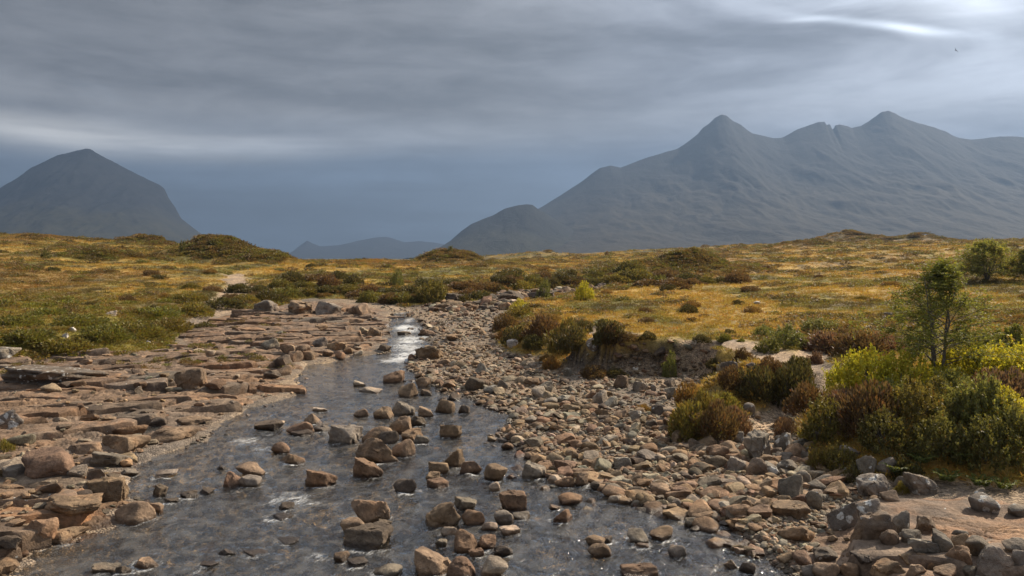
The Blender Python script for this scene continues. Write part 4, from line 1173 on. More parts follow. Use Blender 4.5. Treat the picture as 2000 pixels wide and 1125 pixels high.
 (375, 757, 70, 40, 'b', 't', .05, 'bulging brown outcrop with a mossy hollow on the shelf'),
 (268, 770, 22, 15, 'b', 'd', .5, 'black lichen-dusted stone on the left shelf'),
 (215, 618, 28, 12, 's', 'p', .0, 'bare pale rock in the grass on the left bank'),
 (142, 648, 16, 9, 'o', 'w', .0, 'white stone amid the shrubs of the left bank'),
 (128, 660, 12, 10, 'o', 'w', .0, 'small white stone below the other in the shrubs'),
 (288, 672, 14, 7, 'o', 'w', .0, 'white stone at the lower margin of the shrubs'),
 (106, 680, 12, 8, 'o', 'w', .0, 'little white stone above the whitened outcrop'),
 (520, 606, 50, 20, 'b', 'g', .3, 'angular outcrop in the crag line above the rapids'),
 (585, 612, 60, 26, 'b', 't', .2, 'brown outcrop in the crag line above the rapids'),
 (640, 612, 56, 24, 'b', 'g', .1, 'steep-faced outcrop in the crag line above the rapids'),
 (700, 614, 56, 22, 'b', 't', .0, 'low outcrop at the right of the crag line'),
 (880, 592, 60, 20, 'b', 'd', .0, 'dark upended slab under the green bush upstream'),
 (1000, 588, 50, 20, 'b', 'd', .1, 'dark crag by the upstream bend'),
 (1060, 584, 56, 16, 's', 'd', .1, 'dark ledge at the upstream bend'),
 (985, 598, 22, 13, 'o', 'g', .0, 'grey boulder below the dark crag upstream'),
 (965, 596, 20, 12, 'o', 't', .0, 'tan boulder left of the grey one upstream'),
 (1738, 620, 22, 10, 's', 'g', .3, 'grey flat stone in the grass left of the rowan'),
 (1478, 594, 14, 6, 'o', 'w', .0, 'white stone in the golden grass'),
]
for n_, k_ in enumerate(KEY):
    big = k_[2] > 58
    place_rock(*k_[:7], label=k_[7], i=n_ * 5 + 2, sub=5 if big else 4, bury=0.42 if k_[4] == 's' else 0.34, group='boulders of the river and its banks')

# ------------------------------------------------------------------ river surface
nt, ny = 520, 420
tt = np.linspace(-0.80, 0.62, nt); yy = np.exp(np.linspace(math.log(6.0), math.log(80), ny))
X = (tt[None, :] * yy[:, None]).ravel(); Y = np.repeat(yy[:, None], nt, 1).ravel()
sdv = seg_dist(X, Y, RIVER)
FOAM = [(800, 645, 30, 10, .8), (800, 662, 34, 9, .8), (800, 680, 40, 9, .75), (795, 695, 42, 9, .8), (790, 640, 26, 6, 1.0), (800, 668, 36, 5, .9), (790, 676, 40, 5, .8), (812, 690, 24, 6, .9), (790, 702, 42, 6, 1.0), (765, 706, 34, 5, .8), (820, 660, 26, 5, .8), (800, 625, 14, 6, .7), (785, 612, 22, 3, .5),
        (480, 862, 38, 11, 1.0), (510, 876, 26, 9, .6), (535, 850, 60, 7, .5), (570, 975, 62, 17, .85), (610, 985, 42, 9, .75), (545, 995, 22, 10, .7), (460, 962, 40, 9, .6), (530, 955, 26, 7, .5), (640, 955, 40, 8, .5),
        (620, 1090, 32, 10, .85), (545, 1105, 40, 10, .5), (430, 1105, 40, 10, .6), (480, 1085, 46, 8, .5), (800, 945, 30, 6, .4), (1040, 945, 50, 6, .55), (940, 905, 40, 6, .3), (1180, 1030, 70, 8, .3), (1100, 1055, 60, 8, .3),
        (905, 845, 46, 5, .25), (560, 1015, 40, 6, .4), (1210, 1085, 60, 10, .25), (390, 1120, 40, 8, .5), (640, 848, 30, 5, .4), (700, 846, 24, 4, .4)]
fo = np.zeros(len(X))
for (px, py, rx, ry, s) in FOAM:
    cx, cy = PW(px, py)
    ax = max(rx / F * cy, .15); x1, y1 = PW(px, py - ry); ay = max(abs(y1 - cy), .15)
    fo = np.maximum(fo, (.62 if py > 720 else .92) * s * np.exp(-((X - cx) / ax) ** 2 - ((Y - cy) / ay) ** 2))
# broken water round the stones that stand in the stream, trailing off downstream
for (rx, ry_, rr_) in rocks_xy:
    if ry_ > 40: continue
    near_ = (np.abs(X - rx) < rr_ * 3 + .3) & (np.abs(Y - ry_) < rr_ * 5 + .3)
    if not near_.any(): continue
    qx, qy = X[near_] - rx, Y[near_] - ry_
    dd = np.hypot(qx, qy * 1.2)
    s = .36 * np.exp(-((dd - rr_ * 1.0) / .10) ** 2) + .30 * np.exp(-(qx / (rr_ * .8)) ** 2) * np.exp(-np.maximum(-qy - rr_, 0) / (rr_ * 1.6)) * (qy < -rr_ * .5)
    s = s * (sstep(34, 24, np.full(1, ry_))[0] * .75 + .25 * (ry_ < 27)) * (.5 + .9 * vn2(X[near_] * 1.3, Y[near_] * .9, 77))
    fo[near_] = np.maximum(fo[near_], s)
calm = sstep(26, 31, Y) * (1 - sstep(36, 39, Y))
chop = np.clip(0.66 - 0.36 * calm + 0.3 * fo, 0.08, 1)
zw = wlev(Y) + (0.020 * fbm2(X / .5, Y / .4, 3, 71) + 0.012 * fbm2(X / .17, Y / .15, 2, 72)) * (0.25 + 1.3 * chop) * (1 - .85 * calm) + 0.09 * fo * (fbm2(X / .35, Y / .3, 3, 73) + .3)
F4 = grid_faces(ny, nt)
F4 = F4[(sdv > -1.2)[F4].any(1)]
used = np.unique(F4); remap = np.full(len(X), -1); remap[used] = np.arange(len(used))
link('river', mesh_np('river', np.stack([X, Y, zw], 1)[used], remap[F4], [M_WATER], True, dict(foam=fo[used], chop=chop[used])), kind='structure',
     label='shallow peat brown river breaking white over stones')
pl = np.array(PW(258, 848, .05))
pw = np.array([[-1.6, -.75, .07], [1.5, -.75, .07], [1.5, 1.0, .07], [-1.6, 1.0, .07]]) + np.array([pl[0], pl[1], 0])
link('rock_pool_water', mesh_np('rock_pool_water', pw, np.array([[0, 1, 2, 3]]), [M_WATER], True, dict(foam=np.zeros(4), chop=np.full(4, .08))), kind='structure',
     label='still little pool lying in the bedrock shelf')

# ------------------------------------------------------------------ geometry-node scatter for what nobody could count
def scatter(name, label, meshes, P, R, S, C, IDX):
    col = bpy.data.collections.new(name + ' sources')
    for k_, me in enumerate(meshes):
        so = bpy.data.objects.new(name + '_source', me)
        col.objects.link(so)
    me = mesh_np(name, P, np.zeros((0, 3), np.int32), [], False, dict(col=C, rot=R, scl=S))
    a = me.attributes.new('idx', 'INT', 'POINT'); a.data.foreach_set('value', np.asarray(IDX, np.int32))
    o = link(name, me, kind='stuff', label=label)
    ng = bpy.data.node_groups.new(name, 'GeometryNodeTree')
    ng.interface.new_socket('Geometry', in_out='INPUT', socket_type='NodeSocketGeometry')
    ng.interface.new_socket('Geometry', in_out='OUTPUT', socket_type='NodeSocketGeometry')
    n = ng.nodes; l = ng.links
    gi = n.new('NodeGroupInput'); go = n.new('NodeGroupOutput')
    ci = n.new('GeometryNodeCollectionInfo'); ci.inputs['Collection'].default_value = col
    ci.inputs['Separate Children'].default_value = True; ci.inputs['Reset Children'].default_value = True
    ip = n.new('GeometryNodeInstanceOnPoints'); ip.inputs['Pick Instance'].default_value = True
    def attr(nm, dt):
        q = n.new('GeometryNodeInputNamedAttribute'); q.data_type = dt; q.inputs['Name'].default_value = nm
        return q.outputs['Attribute']
    er = n.new('FunctionNodeEulerToRotation')
    l.new(attr('rot', 'FLOAT_VECTOR'), er.inputs[0])
    l.new(gi.outputs[0], ip.inputs['Points']); l.new(ci.outputs[0], ip.inputs['Instance'])
    l.new(attr('idx', 'INT'), ip.inputs['Instance Index']); l.new(er.outputs[0], ip.inputs['Rotation']); l.new(attr('scl', 'FLOAT_VECTOR'), ip.inputs['Scale'])
    l.new(ip.outputs[0], go.inputs[0])
    md = o.modifiers.new('scatter', 'NODES'); md.node_group = ng
    return o

def rays_to_plane(px, py, dz=0.1):
    Y = np.full(len(px), 30.0)
    for _ in range(40):
        Y = 0.5 * Y + 0.5 * (CAMZ - wlev(Y) - dz) * F / (py - HOR)
    return (px - 1000) / F * Y, Y

CT = np.array([TINTS['t'], TINTS['r'], TINTS['g'], TINTS['c'], TINTS['p'], TINTS['d'], (0.29, 0.215, 0.145), (0.25, 0.235, 0.20)])
def cob_tints(n, p):
    c = CT[rng.choice(len(CT), n, p=p)] * rng.uniform(.8, 1.2, (n, 1))
    return c * (1 + rng.normal(0, .03, (n, 3))) * np.array([1.03, 1.0, .92])
PROB = np.array([.30, .18, .10, .06, .08, .07, .20, .05]); PROB /= PROB.sum()

rk = np.array(rocks_xy)
def free_of_rocks(x, y, r=0.0):
    ok = np.ones(len(x), bool)
    for (a, b, c) in rk:
        ok &= (x - a) ** 2 + (y - b) ** 2 > (c * 0.8 + r) ** 2
    return ok

# cobble bar: the larger ones are things of their own, the rest one mass
N0 = 24000
px = rng.uniform(780, 1720, N0); py = rng.uniform(592, 1075, N0)
x, y = rays_to_plane(px, py)
gg = ground(x, y, True)
onbar = (gg['moor'] < .3) & (gg['sdv'] < 0.25) & (x / y > -0.14) & (gg['path'] < .4) & ((seg_dist(x, y, BEDR) < 0) | (rng.random(N0) < .05))
grav_zone = sstep(.0, .5, fbm2(x / 4, y / 4, 2, 81) + np.where((px > 1100) & (px < 1330) & (py > 715) & (py < 800), .45, -.25))
onbar &= rng.random(N0) > grav_zone * .85
inwater = (gg['sdv'] >= .25) & (px > 790) & (fbm2(x / 1.2, y / 1.2, 3, 83) > .04) & (rng.random(N0) < .42) & (py < 1075)
inwater |= (gg['sdv'] >= .25) & (px > 600) & (rng.random(N0) < .03)
keep = (onbar | inwater) & free_of_rocks(x, y)
x, y, px, py, inw = x[keep], y[keep], px[keep], py[keep], inwater[keep]
z = drop(x, y, BEDBVH[1:])
dia = np.exp(rng.normal(math.log(0.125), .55, len(x)))
dia = np.clip(dia * np.where(inw, .95, 1.0) * (1 + .35 * sstep(40, 60, y)), .06, .52)
asp = rng.uniform(.42, .78, len(x))
order = np.argsort(-(dia / y))
big, rest = order[:300], order[300:]
zc = np.where(inw, np.minimum(z, wlev(y) - 0.02 - dia * asp * .30) + dia * asp * .5, z + dia * asp * .22)
zones = [
 ('small brown stone standing in the shallow right channel', 'stones in the shallow right channel'),
 ('cobble at the far end of the bar beside the rapids', 'cobbles beside the rapids'),
 ('cobble in the upper bar between the still pool and the gravel', 'cobbles of the upper bar'),
 ('cobble in the lower bar below the heather', 'cobbles of the lower bar'),
 ('cobble at the foot of the right bank boulders', 'cobbles under the right bank')]
for q in big:
    zi = 0 if inw[q] else 1 if py[q] < 700 else 4 if px[q] > 1400 else 2 if py[q] < 830 else 3
    kd = 'round' if rng.random() < .45 else 'block'
    c = cob_tints(1, PROB)[0]
    link('cobble', variant(kd, int(rng.integers(0, 9)), 3), loc=(x[q], y[q], zc[q]), rot=(rng.normal(0, .2), rng.normal(0, .2), rng.uniform(0, 6.28)),
         scl=(dia[q] * .58, dia[q] * .46, dia[q] * asp[q] * .5), label=zones[zi][0], cat='cobble', group=zones[zi][1], color=(*c, .06))
n = len(rest)
low_rocks = [rock_mesh(500 + k_, 2 if k_ > 5 else 3, 'round' if k_ % 2 else 'block', M_ROCKI, 'cobble_source') for k_ in range(10)]
scatter('cobbles', 'smaller cobbles packed along the river bar', low_rocks, np.stack([x[rest], y[rest], zc[rest]], 1),
        np.stack([rng.normal(0, .25, n), rng.normal(0, .25, n), rng.uniform(0, 6.28, n)], 1),
        np.stack([dia[rest] * .58, dia[rest] * .46, dia[rest] * asp[rest] * .5], 1), cob_tints(n, PROB), rng.integers(0, 10, n))
# pebbles and gravel, bar and river bed
N1 = 40000
px = rng.uniform(120, 1720, N1); py = rng.uniform(600, 1125, N1)
x, y = rays_to_plane(px, py, 0.05); gg = ground(x, y, True)
keep = (gg['moor'] < .5) & (seg_dist(x, y, BEDL) < 0) & ((gg['sdv'] < .1) | (rng.random(N1) < .35))
x, y, z, sv = x[keep], y[keep], gg['z'][keep], gg['sdv'][keep]; n = len(x)
s = np.clip(np.exp(rng.normal(math.log(.062), .45, n)), .02, .17) * (1 + 1.0 * sstep(25, 60, y)) * np.where(sv > .2, 1.7, 1)
scatter('pebbles', 'pebbles and gravel between the cobbles', low_rocks, np.stack([x, y, z + s * .1], 1), np.stack([rng.normal(0, .3, n), rng.normal(0, .3, n), rng.uniform(0, 6.28, n)], 1),
        np.stack([s * .6, s * .5, s * .32], 1), cob_tints(n, np.array([.16, .08, .2, .16, .14, .04, .1, .12])), rng.integers(0, 10, n))
# angular rubble on the bedrock shelf and in the crag line
def bed_points(N, pxr, pyr):
    px = rng.uniform(*pxr, N); py = rng.uniform(*pyr, N)
    x, y = rays_to_plane(px, py, 0.5)
    k_ = (seg_dist(x, y, BEDL) > 0.25) & free_of_rocks(x, y)
    return x[k_], y[k_]
x, y = bed_points(1500, (-60, 780), (598, 1120)); n = len(x)
z = drop(x, y, BEDBVH)
s = np.clip(np.exp(rng.normal(math.log(.13), .6, n)), .04, .55) * (1 + .6 * sstep(35, 60, y))
ang_rocks = [rock_mesh(800 + k_, 3 if k_ < 4 else 2, 'slab' if k_ % 2 else 'block', M_ROCKI, 'rubble_source') for k_ in range(8)]
order = np.argsort(-(s / y)); big, rest = order[:90], order[90:]
for q in big:
    zi = ('angular loose stone on the crag line left of the rapids', 'loose stones by the crag line') if y[q] > 42 else ('angular loose stone on the tan bedrock shelf', 'loose stones on the bedrock shelf')
    c = cob_tints(1, np.array([.3, .22, .14, .02, .06, .12, .12, .02]))[0]
    link('loose_stone', variant('slab' if rng.random() < .5 else 'block', int(rng.integers(0, 9)), 3), loc=(x[q], y[q], z[q] + s[q] * .12), rot=(rng.normal(0, .15), rng.normal(0, .15), rng.uniform(0, 6.28)),
         scl=(s[q] * .8, s[q] * .55, s[q] * .34), label=zi[0], cat='stone', group=zi[1], color=(*c, .05))
n = len(rest)
scatter('rubble', 'angular stone rubble strewn over the bedrock shelf', ang_rocks, np.stack([x[rest], y[rest], z[rest] + s[rest] * .08], 1), np.stack([rng.normal(0, .25, n), rng.normal(0, .25, n), rng.uniform(0, 6.28, n)], 1),
        np.stack([s[rest] * .7, s[rest] * .5, s[rest] * .32], 1), cob_tints(n, np.array([.3, .22, .14, .02, .06, .12, .12, .02])), rng.integers(0, 8, n))
# stones of the upstream bed that bends away to the right
N2 = 2600
px = rng.uniform(840, 1560, N2); py = rng.uniform(548, 606, N2)
x, y = rays_to_plane(px, py, 0.3); gg = ground(x, y, True)
keep = gg['moor'] < .6
x, y, z = x[keep], y[keep], gg['z'][keep]; n = len(x)
s = np.clip(np.exp(rng.normal(math.log(.5), .4, n)), .2, 1.3)
# stones weathering out of the bare earth bank
cp = np.array(CUT); tq = rng.uniform(0, 2, 240); iq = tq.astype(int); fq_ = (tq - iq)[:, None]
bx_ = cp[iq] * (1 - fq_) + cp[iq + 1] * fq_ + np.stack([rng.uniform(-.4, .9, 240), rng.uniform(-.3, .9, 240)], 1)
gb = ground(bx_[:, 0], bx_[:, 1], True); kb = gb['m'] < .9
x = np.concatenate([x, bx_[kb, 0]]); y = np.concatenate([y, bx_[kb, 1]]); z = np.concatenate([z, gb['z'][kb]]); s = np.concatenate([s, np.exp(rng.normal(math.log(.14), .5, kb.sum()))]); n = len(x)
scatter('upstream_stones', 'reddish rocks lining the river bend upstream', ang_rocks, np.stack([x, y, z + s * .1], 1), np.stack([rng.normal(0, .25, n), rng.normal(0, .25, n), rng.uniform(0, 6.28, n)], 1),
        np.stack([s * .7, s * .5, s * .36], 1), cob_tints(n, np.array([.2, .3, .14, .02, .1, .14, .08, .02])), rng.integers(0, 8, n))
# ------------------------------------------------------------------ plants
def unit(v):
    return v / np.maximum(np.linalg.norm(v, axis=-1, keepdims=True), 1e-9)

def leaf_quads(P, D, L, Wd, r, droop=0.0):
    """diamond leaves: foot P, direction D, length L, width Wd"""
    D = unit(D)
    S_ = unit(np.cross(D, unit(r.normal(size=P.shape))))
    tip = P + D * L[:, None]
    tip[:, 2] -= droop * L
    mid = P + D * (L * .48)[:, None]
    a = mid + S_ * (Wd / 2)[:, None]; b = mid - S_ * (Wd / 2)[:, None]
    V = np.stack([P, a, tip, b], 1).reshape(-1, 3)
    Fq = np.arange(len(P) * 4).reshape(-1, 4)
    return V, Fq

def tones(n, r, old=.3, fresh=.3, lo=.7, hi=1.25):
    t = np.stack([np.where(r.random(n) < old, r.random(n), 0), np.where(r.random(n) < fresh, r.random(n), 0), r.uniform(lo, hi, n)], 1)
    return np.repeat(t, 4, 0)

def tube(pts, rad, sides=5):
    pts = np.asarray(pts, float); n = len(pts)
    d = unit(np.gradient(pts, axis=0))
    ref = np.array([.31, .17, .93]) if abs(d[0][2]) < .8 else np.array([.9, .3, .1])
    a = unit(np.cross(d, ref[None])); b = np.cross(d, a)
    th = np.linspace(0, 2 * np.pi, sides, endpoint=False)
    V = pts[:, None] + (np.cos(th)[None, :, None] * a[:, None] + np.sin(th)[None, :, None] * b[:, None]) * np.asarray(rad)[:, None, None]
    i = np.arange(n * sides).reshape(n, sides); j = np.roll(i, -1, 1)
    Fq = np.stack([i[:-1].ravel(), j[:-1].ravel(), j[1:].ravel(), i[1:].ravel()], 1)
    return V.reshape(-1, 3), Fq

def join(parts):
    V, Fq, o = [], [], 0
    for v, f in parts:
        V.append(v); Fq.append(f + o); o += len(v)
    return np.concatenate(V), np.concatenate(Fq)

def dome_points(n, r, lump, seed, thick=.45):
    """points in the outer shell of a lumpy half dome of radius 1"""
    d = unit(r.normal(size=(n, 3))); d[:, 2] = np.abs(d[:, 2]) * 1.0 - .12
    d = unit(d)
    rad = (1 + lump * fbm3(d * 1.9 + seed * 3.1, 3, seed)) * (1 - thick * r.random(n) ** 1.8)
    return d * rad[:, None], d

def heather_mesh(seed, n=2600, spike=.17, wid=.045):
    """a heather cushion: upright sprigs over a lumpy dome, fits about 1 m radius"""
    r = np.random.default_rng(seed)
    P, d = dome_points(n, r, .55, seed)
    D = unit(d * .7 + np.array([0, 0, .75]) + r.normal(0, .35, (n, 3)))
    L = r.uniform(.6, 1.4, n) * spike; Wd = L * r.uniform(.28, .45, n) * wid / .045
    V, Fq = leaf_quads(P - D * (L * .4)[:, None], D, L, Wd, r)
    return mesh_np('heather_foliage', V, Fq, [M_LEAF], False, dict(tone=tones(n, r, .35, .25)))

def leafy_mesh(seed, n=5200, size=.10):
    """a bushy shrub: leaf sprays on many upright shoots"""
    r = np.random.default_rng(seed)
    ns = n // 16
    B, d = dome_points(ns, r, .7, seed, .35)
    shoot = unit(d * .6 + np.array([0, 0, .8]) + r.normal(0, .2, (ns, 3)))
    k_ = 16
    tpar = np.tile(np.linspace(0, 1, k_), ns)
    sid = np.repeat(np.arange(ns), k_)
    P = B[sid] * (.9) + shoot[sid] * (tpar * .24)[:, None]
    D = unit(shoot[sid] * .5 + r.normal(0, .75, (ns * k_, 3)) + np.array([0, 0, .15]))
    L = r.uniform(.6, 1.2, ns * k_) * size
    V, Fq = leaf_quads(P, D, L, L * .58, r)
    return mesh_np('shrub_foliage', V, Fq, [M_LEAF], False, dict(tone=tones(ns * k_, r, .12, .45)))

def stems_mesh(seed, n=9, spread=.6, h=.7):
    r = np.random.default_rng(seed); parts = []
    for _ in range(n):
        a = r.uniform(0, 6.28); q = r.uniform(.2, spread)
        end = np.array([math.cos(a) * q, math.sin(a) * q, h * r.uniform(.6, 1)])
        t = np.linspace(0, 1, 5)[:, None]
        pts = t * end * np.array([1, 1, 1]) + np.array([0, 0, -.15]) * (1 - t) + .05 * r.normal(size=(5, 3)) * t
        parts.append(tube(pts, np.linspace(.03, .01, 5), 4))
    V, Fq = join(parts)
    return mesh_np('shrub_stems', V, Fq, [M_BARK], True)

HEATHER = [heather_mesh(300 + i) for i in range(6)]
HEATHER_S = [heather_mesh(330 + i, 750, .30, .05) for i in range(4)]
LEAFY = [leafy_mesh(360 + i) for i in range(5)]
LEAFY_S = [leafy_mesh(380 + i, 800, .20) for i in range(3)]
STEMS = [stems_mesh(390 + i) for i in range(3)]
COLS = dict(brown=(0.125, 0.082, 0.045), dark=(0.082, 0.074, 0.032), olive=(0.160, 0.135, 0.040), purple=(0.165, 0.105, 0.080), green=(0.145, 0.145, 0.038), lime=(0.40, 0.36, 0.045), sage=(0.180, 0.180, 0.062), rust=(0.20, 0.125, 0.05), grey=(0.15, 0.15, 0.09), deep=(0.135, 0.125, 0.042))

def shrub(px, base, w, h, form, colname, label, group, name=None, cat='shrub', stems=True, dist_scale=1.0):
    x, y, z = hit(px, base)
    wid = w * y / F; ht = h * y / F
    y += wid * .30; x = (px - 1000) / F * y
    z = float(ground(np.array([x]), np.array([y]))[0])
    c = COLS[colname]; j = rng.uniform(.88, 1.14)
    color = (c[0] * j, c[1] * j * rng.uniform(.95, 1.05), c[2] * j, 1)
    small = (wid * F / y) < 26
    pool = dict(h=HEATHER_S if small else HEATHER, l=LEAFY_S if small else LEAFY)[form]
    name = name or ('heather' if form == 'h' else 'leafy_shrub')
    me = pool[int(rng.integers(0, len(pool)))]
    sc = (wid / 2 * .95, wid / 2 * rng.uniform(.8, 1.0), max(ht * .88, .1))
    rz = rng.uniform(0, 6.28)
    if small or not stems:
        return link(name, me, loc=(x, y, z - .03), rot=(0, 0, rz), scl=sc, label=label, cat=cat, group=group, color=color)
    e = link(name, None, loc=(x, y, z - .03), rot=(0, 0, rz), scl=sc, label=label, cat=cat, group=group)
    link('foliage', me, parent=e, color=color)
    link('stems', STEMS[int(rng.integers(0, 3))], parent=e)
    return e

